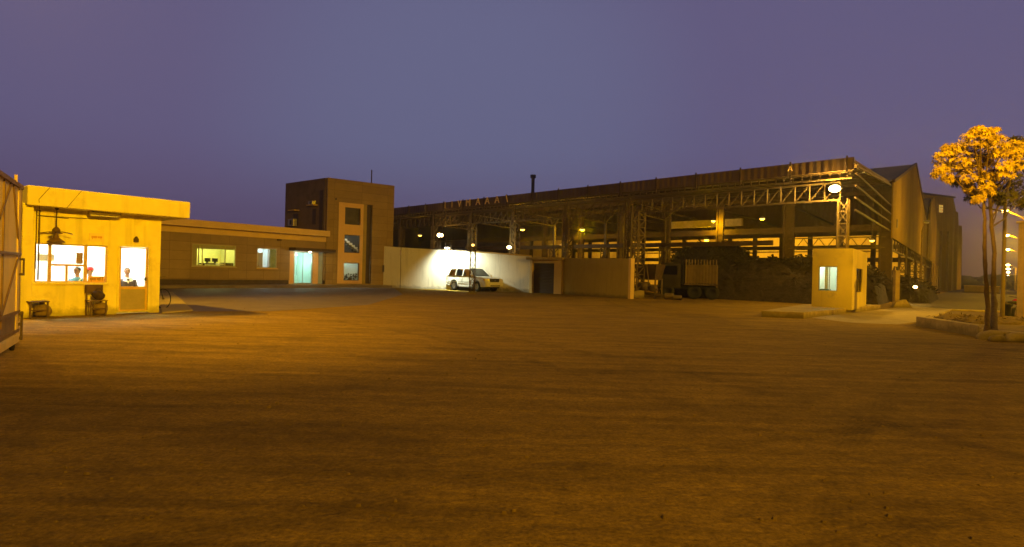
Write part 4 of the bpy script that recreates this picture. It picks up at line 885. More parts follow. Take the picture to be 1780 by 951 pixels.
    for x in (.1, -.95):
        for k in (-.38, .38): it.fbox(fr, x - .1, x + .05, k - .24, k + .24, .9, 1.45); it.fbox(fr, x - .08, x + .02, k - .12, k + .12, 1.47, 1.65)
    it.build('seats', M['sack'], R)
    for x in (wb0, wb1):
        for k in (-1, 1):
            w = MB(); cc = P(x, k * .72, wr - .01); w.lathe(cc, [(.22, 0), (.36, 0), (.40, .04), (.41, .13), (.40, .22), (.36, .26), (.24, .26), (.22, .2)], 24, s * k); wo = w.build('wheel', M['tyre'], R)
            r_ = MB(); r_.lathe(cc, [(0, .20), (.05, .22), (.07, .19), (.20, .17), (.24, .255), (.25, .25)], 20, s * k)
            for q in range(6):
                a = q * math.pi / 3; v = f * math.cos(a) + Z * math.sin(a); r_.bar(cc + s * k * .215 + v * .04, cc + s * k * .225 + v * .23, .05, .03)
            r_.build('rim', M['rim'], wo)
    MB().fbox(fr, 2.40, 2.475, -.48, .48, .78, 1.02).build('grille', M['black'], R)
    g = MB(); [g.fbox(fr, 2.47, 2.495, -.46, .46, z, z + .025) for z in (.82, .89, .96)]; g.fbox(fr, 2.47, 2.50, -.50, .50, 1.02, 1.06); g.build('grille_bars', M['chrome'], R)
    for k in (-1, 1):
        MB().hexa([P(2.30, k * .52, .82), P(2.38, k * .97, .82), P(2.28, k * .975, 1.03), P(2.2, k * .52, 1.04), P(2.47, k * .52, .82), P(2.36, k * .985, .84), P(2.26, k * .985, 1.04), P(2.44, k * .52, 1.04)]).build('headlight', M['headlamp'], R)
        MB().fbox(fr, 2.20, 2.34, k * .90, k * .992, .90, 1.0).build('turn_signal', M['amber'], R)
        MB().lathe(P(2.48, k * .70, .56), [(0, .03), (.06, .03), (.07, 0)], 12, f).build('fog_light', M['headlamp'], R)
        MB().fbox(fr, -2.47, -2.40, k * .80, k * .965, .85, 1.15).build('tail_light', M['redlens'], R)
    MB().hexa([P(2.35, -.99, .40), P(2.35, .99, .40), P(2.56, .85, .40), P(2.56, -.85, .40), P(2.35, -.99, .74), P(2.35, .99, .74), P(2.55, .86, .74), P(2.55, -.86, .74)]).build('front_bumper', M['carpaint'], R, bevel=.05)
    MB().fbox(fr, 2.55, 2.565, -.52, .52, .45, .53).build('air_intake', M['black'], R)
    MB().fbox(fr, 2.56, 2.58, -.26, .26, .56, .68).build('number_plate', M['plate'], R)
    MB().fbox(fr, -2.55, -2.38, -.95, .95, .42, .72).build('rear_bumper', M['carpaint'], R, bevel=.04)
    MB().lathe(P(2.47, 0, .92), [(0, .03), (.07, .03), (.08, 0)], 14, f).build('badge', M['chrome'], R)
    MB().fbox(fr, -2.3, 2.3, -.7, .7, .28, .42).build('chassis', M['black'], R)
suv()

# ================================================================== INDUSTRIAL SHED
F1 = Vector((-.7071, .7071, 0)); SP = pd(1480, 32.5)
class Sk:   # a: along the front towards the left, b: depth, z
    def p(s, a, b, z): return SP + F1 * a + V1 * b + Z * z
    def a_of(s, px, b):   # a of the point at depth line b seen at px
        k = (px - 890) / F; q = SP + V1 * b; return (q.x - k * q.y) / (.7071 + k * .7071)
    def hit(s, px, py, b):
        d = ray(px, py); q = SP + V1 * b; n = Vector((F1.y, -F1.x, 0)); O_ = Vector((0, 0, H)); t = (q - O_).dot(n) / d.dot(n); return O_ + d * t
S = Sk()
def sbox(mb, a0, a1, b0, b1, z0, z1):
    P = S.p; return mb.hexa([P(a0, b0, z0), P(a1, b0, z0), P(a1, b1, z0), P(a0, b1, z0), P(a0, b0, z1), P(a1, b0, z1), P(a1, b1, z1), P(a0, b1, z1)])
AMAX = 52.0
FRONT = [.5, 14.8, 20.8, 26.9, 32.7, 38.7, 44.7, 50.5]; MIDR = [14.8, 20.8, 26.9, 32.7, 38.7]; R20 = [.3, 8.1, 14.8, 20.8, 26.9, 32.7, 38.7, 44.7]
RP = [(-.7, 8.25), (18.5, 9.7), (43.0, 15.1), (66, 11.2), (88, 16.0), (108, 11.5)]
def rz(b):
    for (b0, z0), (b1, z1) in zip(RP, RP[1:]):
        if b <= b1: return z0 + (z1 - z0) * (b - b0) / (b1 - b0)
    return RP[-1][1]
def truss(mb, p0, p1, h, n, w=.1, lace='N'):
    """p0,p1: ends of the top chord"""
    mb.bar(p0, p1, w); mb.bar(p0 - Z * h, p1 - Z * h, w)
    for i in range(n + 1):
        t = i / n; q = p0.lerp(p1, t)
        if lace == 'N': mb.bar(q, q - Z * h, w * .7)
        if i < n:
            q2 = p0.lerp(p1, (i + 1) / n)
            if lace == 'N' or i % 2 == 0: mb.bar(q, q2 - Z * h, w * .6)
            else: mb.bar(q - Z * h, q2, w * .6)
    return mb
def shed():
    R = thing('industrial_shed', S.p(20, 0, 0), 'huge open fronted steel shed with lattice columns, deep trusses and a long pale fascia', 'shed')
    for (b0, z0), (b1, z1) in zip(RP[:3], RP[1:4]):
        m = MB(); P = S.p; A0 = 60 if b0 < 10 else 115; A1_ = 76 if b0 < 10 else 115; m.hexa([P(-.0, b0, z0), P(A0, b0, z0), P(A1_, b1, z1), P(-.0, b1, z1), P(-.0, b0, z0 + .12), P(A0, b0, z0 + .12), P(A1_, b1, z1 + .12), P(-.0, b1, z1 + .12)]).build('roof', M['roofsheet'], R)
    sbox(MB(), -.1, AMAX, -.85, -.72, 7.72, 8.42).build('fascia', M['fasciasheet'], R)
    for i in range(18): sbox(MB(), .2 + i * 3.0, .29 + i * 3.0, -.93, -.86, 7.4, 8.52).build('fascia_post', M['steeldark'], R)
    q = MB(); sbox(q, 0, AMAX, -.75, -.6, 7.62, 7.72)
    for i in range(104): sbox(q, i * .5 + .1, i * .5 + .17, -.70, -.63, 7.35, 7.62)
    sbox(q, 0, AMAX, -.75, -.6, 7.28, 7.35); q.build('gutter_rack', M['steel'], R)
    # front truss bays
    for a0, a1 in zip(FRONT, FRONT[1:]):
        n = max(4, int((a1 - a0) / .82)); q = MB(); truss(q, S.p(a0 + .2, 0, 7.2), S.p(a1 - .2, 0, 7.2), 1.0, n, .10); q.build('front_truss', M['steel'], R)
    # front columns: lattice below, plated above
    for a in FRONT:
        d1, d2 = F1, V1
        if a == 20.8 or a == 26.9 or a == 32.7 or a == 14.8: lattice(S.p(a, 0, 0), .5, 6.2, .62, bar=.10, step=.6, d1=d1, d2=d2).build('column', M['steel'], R)
        else: lattice(S.p(a, 0, 0), 0, 6.2, .5, bar=.075, step=.7, d1=d1, d2=d2).build('column', M['steel'], R)
        if a < 1: continue
        q = MB(); sbox(q, a - .06, a + .06, -.25, -.17, 0, 7.6); sbox(q, a + .28, a + .46, -.1, .1, 0, 7.3); q.build('column_plate', M['steel'], R)
    for a in (14.8, 20.8):
        q = MB(); sbox(q, a - .42, a + .42, -.42, .42, 0, .62); q.build('column_base', M['kerb'], R)
    # receding trusses over the first bays and second row columns
    for a in MIDR:
        q = MB(); truss(q, S.p(a, .3, 7.1), S.p(a, 6.3, 7.0), .75, 14, .07, 'W'); q.build('cross_truss', M['steel'], R)
        q = MB(); sbox(q, a - .09, a + .09, 6.2, 6.4, 0, 6.4); q.build('slim_column', M['steel'], R)
        lattice(S.p(a, 6.3, 0), 0, 4.1, .6, bar=.09, step=.6, d1=F1, d2=V1).build('lattice_pier', M['steel'], R)
        q = MB(); q.bar(S.p(a, 6.3, 6.3), S.p(a - 3.2, 3.2, 7.1), .09); q.build('knee_brace', M['steel'], R)
    for a in R20:
        q = MB(); w = .42 if a in (8.1, .3) else .3
        for k in (-1, 1): sbox(q, a + k * w - .08, a + k * w + .08, 19.8, 20.2, 0, 9.6)
        sbox(q, a - w, a + w, 19.95, 20.05, 0, 9.6); q.build('main_column', M['steeldark'], R)
    # girders in depth
    for b, z, h in ((6.3, 4.2, .35), (20, 6.2, .55), (20, 9.2, .3)):
        q = MB(); sbox(q, 6 if b < 10 else 0, AMAX, b - .12, b + .12, z - h / 2, z + h / 2); q.build('girder', M['steeldark'], R)
    q = MB(); truss(q, S.p(.3, 20, 5.4), S.p(8.1, 20, 5.4), .9, 12, .1, 'W'); q.build('low_truss', M['steel'], R)
    q = MB(); truss(q, S.p(-.1, 20.5, 5.3), S.p(-.1, 87, 5.3), 1.0, 56, .13, 'W'); q.build('eave_truss', M['steeldark'], R)
    # rear screen of columns and beams against the bright far wall
    for i in range(15):
        a = .5 + i * 3.7; q = MB(); sbox(q, a - .28, a + .28, 46.8, 47.2, 0, 12); q.build('rear_column', M['steeldark'], R)
    for z, h in ((4.35, .55), (5.95, .55), (7.7, .55)):
        q = MB(); sbox(q, 0, AMAX, 46.5, 46.7, z - h / 2, z + h / 2); q.build('rear_girder', M['steeldark'], R)
    sbox(MB(), 0, 100, 46.2, 46.35, 8.75, 14.3).build('added_screen', M['roofsheet'], R)  # dark screen added to hide the bright top of the far wall
    q = MB(); sbox(q, 16, AMAX, 45.9, 46.1, 8.15, 8.6); q.build('crane_beam', M['redsheet'], R)
    q = MB(); sbox(q, 14.8, 24.5, 27.0, 27.6, 7.5, 8.3); q.build('lit_beam', mat('pale_crane_girder', (.6, .5, .3), .5), R)
    sbox(MB(), -0, 118, 69, 69.3, 0, 11.5).build('far_wall', M['farsheet'], R)
    for z in (3.3, 6.4, 9.3):
        q = MB(); sbox(q, 0, AMAX, 68.8, 68.97, z, z + .18); q.build('wall_rail', M['steeldark'], R)
    P = S.p; q = MB(); ew = [(60, 0), (76, 20), (115, 20.5), (115, 47.5), (115, 69)]
    for (a0, b0), (a1, b1) in zip(ew, ew[1:]): q.hexa([P(a0, b0, 0), P(a0 + .3, b0, 0), P(a1 + .3, b1, 0), P(a1, b1, 0), P(a0, b0, rz(b0) + .03), P(a0 + .3, b0, rz(b0) + .03), P(a1 + .3, b1, rz(b1) + .03), P(a1, b1, rz(b1) + .03)])
    q.build('end_wall', M['roofsheet'], R)
    # purlins under the roof and roof trusses
    for b in [1.5 + 2.6 * i for i in range(18)]:
        q = MB(); sbox(q, 0, AMAX, b - .06, b + .06, rz(b) - .22, rz(b) - .04); q.build('purlin', M['steeldark'], R)
    for a in R20:
        q = MB(); truss(q, S.p(a, 20.2, 9.5), S.p(a, 42.6, 14.5), .9, 18, .12, 'W'); q.bar(S.p(a, 20.2, 8.6), S.p(a, 42.6, 8.6), .14); q.build('roof_truss', M['steeldark'], R)
    # side girts of the open end bay
    for z in (5.6, 6.3, 7.0, 7.7):
        q = MB(); q.bar(S.p(-.05, .3, z), S.p(-.05, 19.8, z + .25), .09); q.build('side_girt', M['steeldark'], R)
    q = MB(); q.bar(S.p(-.05, .2, 8.1), S.p(-.05, 20, 9.65), .14); q.build('verge_rafter', M['steel'], R)
    # gable cladding facing the road
    P = S.p; g = [(18.6, 5.2), (69.8, 5.3), (69.8, 10.6), (66, 11.1), (43.0, 15.05), (18.6, 9.7)]
    MB().prism([P(-.18, b, z) for b, z in g], F1 * -.12).build('gable_cladding', M['gablesheet'], R)
    q = MB(); q.bar(P(-.30, 18.5, 9.82), P(-.30, 43.0, 15.25), .2, .25); q.bar(P(-.30, 43.0, 15.25), P(-.30, 66, 11.3), .2, .25); q.build('verge_flashing', M['steeldark'], R)
    for b in (34, 47, 60, 69):
        lattice(P(.1, b, 0), 0, 5.2, .6, bar=.12, step=.8, d1=F1, d2=V1).build('side_column', M['steel'], R)
    for b0, b1 in ((20.4, 26), (34, 28), (60, 54)): MB().bar(P(.1, b0, 1.2), P(.1, b1, 3.0), .14).build('side_brace', M['steeldark'], R)
    # small louvre
    q = MB(); sbox(q, -.34, -.30, 21.8, 22.4, 6.3, 7.0); q.build('louvre', M['black'], R)
shed()
def letters():
    R = thing('roof_lettering', S.p(28, -1, 7.8), 'row of pale golden capital letters mounted on the shed fascia', 'sign')
    fr = Fr(S.p(0, -.95, 0), -F1)
    for ch, px, lean in (('V', 796, 0), ('M', 811, 0), ('A', 828, 0), ('A', 844, 0), ('A', 861, 0), ('\\', 878, 0), ('I', 771, 0), ('I', 783, 0)):
        a = S.a_of(px, -.95); m = M['letter'] if px > 785 else M['fascia']
        text_part(ch, .95, fr, -a, .03, 8.10, m, 'letter', R, depth=.06)
    for px in (1369,):
        a = S.a_of(px, -.95); text_part('A' if px > 1340 else 'I', .42, fr, -a, .03, 8.1, M['letter'] if px > 1340 else M['fascia'], 'letter', R, depth=.06)
letters()

def scrap(name, c, rx, ry, h, seed, label, m=None, n=26, ux=None, uy=None, bs=1.0):
    ux = ux or F1; uy = uy or V1; rnd = random.Random(seed); q = MB(); N_ = n; pts = []
    ph = [(rnd.uniform(-4, 4), rnd.uniform(-4, 4), rnd.uniform(0, 6)) for _ in range(7)]
    for i in range(N_ + 1):
        for j in range(N_ + 1):
            x = i / N_ * 2 - 1; y = j / N_ * 2 - 1; e = max(0, 1 - (x * x) ** 1.6) * max(0, 1 - (y * y) ** 1.6); k = sum(math.sin(a * x * 2.2 + b * y * 2.2 + p) for a, b, p in ph) / 7
            z = h * e ** .45 * (1 + .28 * k) + (rnd.uniform(-.16, .16) * bs if e > .02 else 0); pts.append(Vector(c) + ux * (x * rx) + uy * (y * ry) + Z * (max(z, -.05) if 0 < i < N_ and 0 < j < N_ else -.1))
    w = N_ + 1; q.add(pts, [(i * w + j, (i + 1) * w + j, (i + 1) * w + j + 1, i * w + j + 1) for i in range(N_) for j in range(N_)])
    for i in range(int(n * (20 if bs == 1 else 16))):
        p = rnd.choice(pts) + Vector((rnd.uniform(-.3, .3), rnd.uniform(-.3, .3), 0)); 
        if p.z < .05: continue
        d = Vector((rnd.uniform(-1, 1), rnd.uniform(-1, 1), rnd.uniform(-.5, .7))).normalized() * rnd.uniform(.2, .9) * bs; q.bar(p - d * .5, p + d * .5, rnd.uniform(.04, .16) * bs, rnd.uniform(.03, .1) * bs)
    return q.build(name, m or M['scrap'], label=label, kind='stuff')
scrap('scrap_heap', S.p(8.2, 8.5, 0), 6.2, 4.5, 3.0, 1, 'long dark heap of scrap metal under the shed roof')
scrap('scrap_heap', S.p(13.2, 14, 0), 4.0, 3.5, 4.6, 2, 'taller rounded scrap heap behind the truck')
scrap('scrap_heap', S.p(0.2, 27, 0), 3.2, 9, 1.9, 3, 'low scrap heap under the side truss behind the booth')
scrap('scrap_heap', S.p(3.5, 12, 0), 4.0, 4, 3.2, 5, 'dark heap of scrap directly behind the booth')

# lamps inside the shed
LAMP_PROTO = None
def shed_lamp(px, py, b, watts, size, label, bright=False, col=SOD, flood=False):
    c = S.hit(px, py, b); zt = min(rz(b) - .1, c.z + 3.5)
    R = thing('hanging_lamp', c, label, 'lamp', 'lamps under the shed roof')
    MB().tube([c + Z * .15, Vector((c.x, c.y, max(zt, c.z + .5)))], .03, 6).build('suspension_rod', M['steeldark'], R)
    MB().lathe(c, [(size * 1.3, .0), (size * 1.15, size * .35), (size * .6, size * .8), (size * .25, size * 1.1), (0, size * 1.15)], 14).build('shade', M['alu'], R)
    MB().ball(c - Z * .02, (size * 1.05, size * 1.05, size * .55), 12, 8).build('bulb', E_SODW if bright else E_SOD, R)
    point('shed_lamp', c - Z * (size * .55 + .2), watts, col, .2)
for a in ((1325, 380, 16, 260, .20, 'sodium lamp hanging under the roof above the tallest scrap heap'),
          (1228, 417, 30, 500, .28, 'sodium lamp hung below the pale crane girder'),
          (1012, 399, 9, 750, .22, 'sodium lamp left of the slim column behind the drab yard wall'),
          (908, 399, 12, 700, .24, 'sodium lamp high above the white wall end by the shutter gate'),
          (958, 427, 14, 350, .20, 'smaller sodium lamp low above the shutter gate'),
          (976, 426, 14, 350, .20, 'sodium lamp low and just right of the shutter gate post'),
          (730, 409, 14, 250, .26, 'dim sodium lamp near the tower behind the white wall'),
          (1240, 384, 19, 650, .20, 'narrow bright lamp added at the head of the dark main column above the truck'),  # added lamp, brightens the column head and the pale girder
          (1516, 418, 14, 180, .16, 'small sodium lamp above the booth and below the side girts')):
    shed_lamp(*a)
# lamps added behind the rear columns to brighten the far wall
for i, a in enumerate((3, 12, 21, 30, 41, 51, 62, 74)):
    p = S.p(a, 58, 10.2); R = thing('hanging_lamp', p, 'added bay lamp washing the far wall behind the rear columns, number %s from the booth side' % ('one', 'two', 'three', 'four', 'five', 'six', 'seven', 'eight')[i], 'lamp', 'lamps under the shed roof')
    MB().lathe(p, [(.4, 0), (.3, .25), (.1, .4), (0, .42)], 12).build('shade', M['alu'], R); MB().ball(p - Z * .02, (.3, .3, .12)).build('bulb', E_SOD, R)
    spot('far_wall_wash', p - Z * .4, S.p(a, 69, 5.2), (5200, 5600, 6200, 6200, 5600, 4600, 2200, 1500)[i], 100, .6, (1, .50, .02), .3)

def mast_lamp(px, py, b, label, watts, mast_top=None, size=.28, aim=None, frame=False):
    c = S.hit(px, py, b); R = thing('flood_lamp', c, label, 'lamp', 'bright flood lamps on the shed front')
    to = (Vector((0, 0, H)) - c).normalized(); s = to.cross(Z).normalized(); up = s.cross(to)
    k = size
    def hx(x0, x1, y0, y1, z0, z1, x2=None): return MB().hexa([c + s * x + to * y + up * z for x, y, z in ((x0, y0, z0), (x1, y0, z0), (x1, y1, z0), (x0, y1, z0), (x0, y0, z1), (x1, y0, z1), (x1, y1, z1), (x0, y1, z1))])
    hx(-k * .7, k * .7, -.30, -.08, -k * .45, k * .45).build('housing', M['steeldark'], R)
    MB().ball(c, (k, k * .5, k * .7), 14, 10, Matrix((s, to, up)).transposed()).build('lens', E_SODW, R)
    MB().bar(c - to * .2, c - to * .7 - Z * .3, .07).build('bracket', M['steel'], R)
    point('flood_lamp_light', c + to * (k * .6 + .15), watts, (1, .56, .09), .2)
mast_lamp(1451, 328, -.55, 'very bright sodium flood lamp on the shed corner column above the booth', 1700, size=.30)
mast_lamp(765, 409, -1.0, 'bright sodium flood lamp on a small frame above the white wall', 230, size=.30)
mast_lamp(885, 430, -1.0, 'golden flood lamp beside the shed column over the wall coping', 80, size=.2)
mast_lamp(1591, 499, 14, 'low white glowing work lamp by the scrap under the side truss', 160, size=.13)
def wall_frame():
    u = WL.uu(762, -.6); c = WL.p(u, -.8, 0); R = thing('cable_frame', c, 'dark spiky pipe frame rising over the wall beside the bright lamp', 'frame')
    zt = at(762, 402, c.y).z
    for k in range(3): MB().tube([c + WL.u * (k * .5) , c + WL.u * (k * .5) + Z * (zt - .3 * k)], .04, 6).build('upright', M['steeldark'], R)
    MB().tube([c - WL.u * .5 + Z * 2.6, c + WL.u * .5 + Z * (zt + 1.6)], .05, 6).build('leaning_pole', M['steeldark'], R)
    for z in (zt - .9, zt - .5): MB().bar(c + Z * z, c + WL.u * 1.1 + Z * z, .05).build('crossbar', M['steeldark'], R)
wall_frame()
def lattice_tower():
    c = gp(1107.5, 518); R = thing('lattice_tower', c, 'open lattice tower on a square concrete block at the end of the drab wall', 'tower')
    z = at(1105, 369, c.y).z; fx, fy = Vector((.9, .44, 0)), Vector((-.44, .9, 0))
    lattice(c, .55, z, .62, bar=.075, step=.55, d1=fx, d2=fy).build('shaft', M['steel'], R)
    MB().box(c.x - .42, c.x + .42, c.y - .35, c.y + .42, 0, .55).build('concrete_block', M['kerb'], R, bevel=.03)
lattice_tower()

# truck inside the shed
def truck():
    L_ = (pd(1246, 40.6) - pd(1147, 41.6)).length
    fr = Fr(pd(1147, 41.6), pd(1246, 40.6) - pd(1147, 41.6)); R = thing('tipper_truck', fr.p(L_ / 2, -1.2, 0), 'old tipper truck with a ribbed ochre cargo body parked just inside the shed', 'truck')
    cz0, cz1 = 1.15, 2.45; um = L_ * .45
    MB().fbox(fr, um, L_, -2.3, -.02, cz0, cz1).build('cargo_body', M['truckbody'], R)
    for i in range(11): MB().fbox(fr, um + .05 + i * (L_ - um - .1) / 10 - .04, um + .05 + i * (L_ - um - .1) / 10 + .04, -.02, .05, cz0 - .05, cz1 + .38).build('rib', M['truckbody'], R)
    MB().fbox(fr, um - .05, L_ + .05, -2.35, .07, cz0 - .16, cz0 - .05).build('body_sill', M['steeldark'], R)
    MB().fbox(fr, L_ - .01, L_ + .06, -2.3, -.02, cz0 - .3, cz1).build('tailgate', M['truckbody'], R)
    MB().fbox(fr, 1.55, um - .06, -2.25, -.05, 1.0, 2.75).build('front_load', M['truckdark'], R, bevel=.06)
    c = MB(); c.prism([fr.p(u, -.05, z) for u, z in ((-.15, .75), (1.45, .75), (1.45, 2.55), (.35, 2.55), (-.1, 1.7))], fr.n * -2.1); c.build('cab', M['truckdark'], R, bevel=.04)
    MB().prism([fr.p(u, -.03, z) for u, z in ((.1, 1.72), (1.2, 1.72), (1.2, 2.35), (.45, 2.35))], fr.n * -.03).build('cab_window', M['carglass'], R)
    MB().fbox(fr, -.2, L_, -1.6, -.6, .7, .9).build('chassis', M['black'], R)
    MB().fbox(fr, -.3, -.16, -2.1, 0, .5, .75).build('bumper', M['steel'], R)
    for u in (.55, um + .65, um + 1.85):
        for n in (-.4, -2.2):
            w = MB(); w.lathe(fr.p(u, n, .5), [(.25, 0), (.46, 0), (.5, .05), (.5, .25), (.46, .3), (.25, .3), (.2, .2), (0, .2)], 20, fr.n); w.build('wheel', M['tyre'], R)
    q = MB(); rnd = random.Random(5)
    for i in range(60): c_ = fr.p(rnd.uniform(um + .2, L_ - .2), rnd.uniform(-2.1, -.2), cz1 + rnd.uniform(-.1, .2)); d = Vector([rnd.uniform(-1, 1) for _ in range(3)]) * .3; q.bar(c_ - d, c_ + d, .07)
    q.build('scrap_load', M['scrap'], R, kind='stuff')
truck()
# conveyor machine beside the lattice column
def machine():
    fr = Fr(pd(1108, 41.0), pd(1142, 40) - pd(1108, 41.0)); R = thing('feeder_machine', fr.p(.8, -.5, 0), 'dark feeder machine with hopper, drum and motor between two lattice columns', 'machine')
    MB().hexa([fr.p(.1, .1, 1.3), fr.p(1.4, .1, 1.3), fr.p(1.4, -.9, 1.3), fr.p(.1, -.9, 1.3), fr.p(-.1, .3, 2.4), fr.p(1.6, .3, 2.4), fr.p(1.6, -1.1, 2.4), fr.p(-.1, -1.1, 2.4)]).build('hopper', M['steeldark'], R)
    for u in (0, 1.45):
        for n in (.1, -.9): MB().bar(fr.p(u, n, 0), fr.p(u, n, 1.4), .09).build('leg', M['steel'], R)
    MB().lathe(fr.p(.2, .2, .85), [(0, 0), (.3, 0), (.3, .8), (0, .8)], 16, fr.u).build('drum', M['steel'], R)
    MB().fbox(fr, 1.15, 1.6, .0, .4, .5, .9).build('motor', M['steel'], R, bevel=.04)
    MB().bar(fr.p(-.1, .15, .45), fr.p(2.6, .15, .2), .16).build('chute', M['steel'], R)
    MB().tube([fr.p(.9, .35, 2.3), fr.p(1.1, .35, .9), fr.p(1.8, .35, .6)], .04, 6).build('pipe', M['steel'], R)
machine()
def junk():
    fr = Fr(pd(1150, 39.6), Vector((1, -.6, 0)))
    for k, (u, n, r) in enumerate(((.3, .1, .22), (.9, .2, .16))):
        c = fr.p(u, n, r); R = thing('scrap_drum', c - Z * r, ('rusty drum lying near the truck wheels', 'smaller rusty drum lying beside the larger one')[k], 'drum')
        MB().lathe(c, [(0, 0), (r, 0), (r * 1.04, .05), (r, .1), (r, .5), (r * 1.04, .55), (0, .6)], 14, fr.u).build('shell', M['steel'], R)
        MB().lathe(c - fr.u * .01, [(0, -.01), (r * .2, -.01), (r * .2, .005)], 10, fr.u).build('cap', M['steeldark'], R)
junk()

# chimney and second mill
def chimney():
    c = pd(922.5, 125); zt = at(922.5, 304, 125).z; R = thing('chimney', (c.x, c.y, 0), 'slim dark steel chimney rising behind the shed roof', 'chimney')
    MB().lathe(c, [(.42, 0), (.36, zt - 1.2), (.36, zt)], 14).build('flue', M['steeldark'], R); MB().lathe(c + Z * (zt - .7), [(.36, 0), (.62, 0), (.62, .7), (.36, .7)], 14).build('collar', M['steeldark'], R)
chimney()
def mill():
    R = thing('mill_building', S.p(-.2, 95, 0), 'second mill hall with tall cream end cladding beyond the shed', 'building'); P = S.p
    g = [(70.2, 5.3), (85, 5.3), (85, 1.0), (118, 1.0), (118, 12), (104, 12.8), (84, 16.4), (77, 14.6), (70.2, 10.6)]
    MB().prism([P(-.25, b, z) for b, z in g], F1 * -.2).build('end_cladding', M['gablesheet'], R)
    q = MB(); q.hexa([P(0, 70.3, 11.2), P(40, 70.3, 11.2), P(40, 84, 16.0), P(0, 84, 16.0), P(0, 70.3, 11.4), P(40, 70.3, 11.4), P(40, 84, 16.2), P(0, 84, 16.2)]); q.build('roof', M['steeldark'], R)
    q = MB(); q.hexa([P(0, 84.02, 16.0), P(40, 84.02, 16.0), P(40, 118, 12), P(0, 118, 12), P(0, 84.02, 16.2), P(40, 84.02, 16.2), P(40, 118, 12.2), P(0, 118, 12.2)]); q.build('roof', M['steeldark'], R)
    for b in (88, 96, 106): sbox(MB(), -.6, -.2, b, b + .8, 0, 5.2).build('buttress', M['pole'], R)
    # brown tower block further on
    R = thing('mill_tower', pd(1645, 136), 'tall brown clad mill block with stepped roof and one small lit window', 'building')
    A, B, C_, D_ = pd(1598, 133), pd(1653.5, 138), pd(1661, 175), pd(1612, 175)
    zt = at(1645, 342, 136).z
    MB().prism([A, B, C_, D_], Z * zt).build('main_block', M['browncladding'], R)
    fr = Fr(A, B - A); MB().fbox(fr, -.2, (B - A).length + .25, -.5, .35, zt, zt + .35).build('cornice', M['steeldark'], R)
    u0, z0 = fr.px(1632, 369); u1, z1 = fr.px(1638, 357); MB().fbox(fr, u0, u1, .02, .15, z0, z1).build('window', emis('lit_panes', (1, .55, .08), .55), R)
    for k in range(1, 3): MB().fbox(fr, u0, u1, .16, .2, z0 + (z1 - z0) * k / 3 - .05, z0 + (z1 - z0) * k / 3 + .05).build('glazing_bar', M['steeldark'], R)
    B2, C2 = pd(1654.5, 150), pd(1662.5, 150.5); z2 = at(1662, 368, 150).z; MB().prism([B2, C2, pd(1665, 215), pd(1657, 215)], Z * z2).build('lower_block', M['browncladding'], R)
    B2, C2 = pd(1663.3, 170), pd(1669.5, 170.5); z2 = at(1668, 392, 170).z; MB().prism([B2, C2, pd(1671, 230), pd(1666, 230)], Z * z2).build('end_block', M['browncladding'], R)
    for px, d_ in ((1634, 134.5), (1646, 136)): c = pd(px, d_); MB().tube([c, c + Z * 14], .25, 8).build('downpipe', M['pole'], R)
mill()

# ================================================================== BOOTH
def booth():
    B0 = pd(1481.5, 27.3); fl = Fr(B0 + V2 * 1.72, -V2); fr = Fr(B0, V1)   # fl: front face, fr: right face
    fl.n = -V1; W_, D_ = 1.72, 5.0
    R = thing('weigh_booth', B0 + V2 * .8 + V1 * 2.4, 'small cream booth with a lit window on its raised kerb island', 'booth')
    zt = fl.px(1445, 434.3)[1]; z0 = .16
    a = (fl.px(1423, 480)[0], fl.px(1455.5, 480)[0], fl.px(1440, 506)[1], fl.px(1440, 463)[1])
    b = (fr.px(1488.5, 480)[0], fr.px(1499, 480)[0], fr.px(1494, 508)[1], fr.px(1494, 467)[1])
    MB().wall(fl, 0, W_, z0, zt, -.15, 0, [a]).build('front_wall', M['cream2'], R)
    MB().wall(fr, .152, D_, z0, zt, -.15, 0, [b]).build('side_wall', M['cream2'], R)
    q = MB(); q.fbox(fl, 0, .15, -D_ + .15, -.152, z0, zt); q.fbox(fl, 0, W_ - .152, -D_, -D_ + .148, z0, zt); q.build('rear_walls', M['cream2'], R)
    MB().fbox(fl, 0, W_, -D_, 0, zt, zt + .06).build('roof_slab', M['cream2'], R)
    r = MB(); r.fbox(fl, .155, W_ - .155, -D_ + .16, -.16, z0, z0 + .05); r.fbox(fl, .155, W_ - .155, -2.8, -2.75, z0 + .05, zt - .05); r.fbox(fl, .155, W_ - .155, -2.75, -.16, zt - .1, zt - .02)
    r.fbox(fl, .152, .19, -2.75, -.16, z0 + .05, zt - .1); r.build('room_lining', M['roomwhite'], R)
    wo = glazed(None, fl, *a, R, ((a[0] + a[1]) / 2 + .06,), M['alu'], n=-.08, w=.035)
    MB().fbox(fl, a[0] + .22, a[0] + .36, -.35, -.32, a[2] + .1, a[3] - .03).build('curtain', mat('pale_green_curtain', (.55, .55, .38), .8), wo)
    MB().fbox(fl, a[0] + .03, a[1] - .35, -.5, -.2, a[2] - .05, a[2] + .09).build('counter', M['tealcloth'], wo)
    wo = glazed(None, fr, *b, R, ((b[0] + b[1]) / 2,), M['steeldark'], n=-.08, w=.05)
    MB().fbox(fr, b[0] + .05, b[1] - .05, -.2, -.17, b[2] + .05, b[3] - .05).build('blind', mat('grey_olive_blind', (.25, .22, .12), .8, var=.25, scale=4, stretch=(6, 6, .3)), wo)
    tl = MB().tube([fl.p(.4, -1.0, zt - .15), fl.p(1.3, -1.0, zt - .15)], .02).build('tube_light', E_CYAN, R)
    point('booth_lamp', fl.p(.85, -1.1, zt - .4), 125, (.80, 1, .72), .1)
    q = MB()
    for u in (.002,): pass
booth()
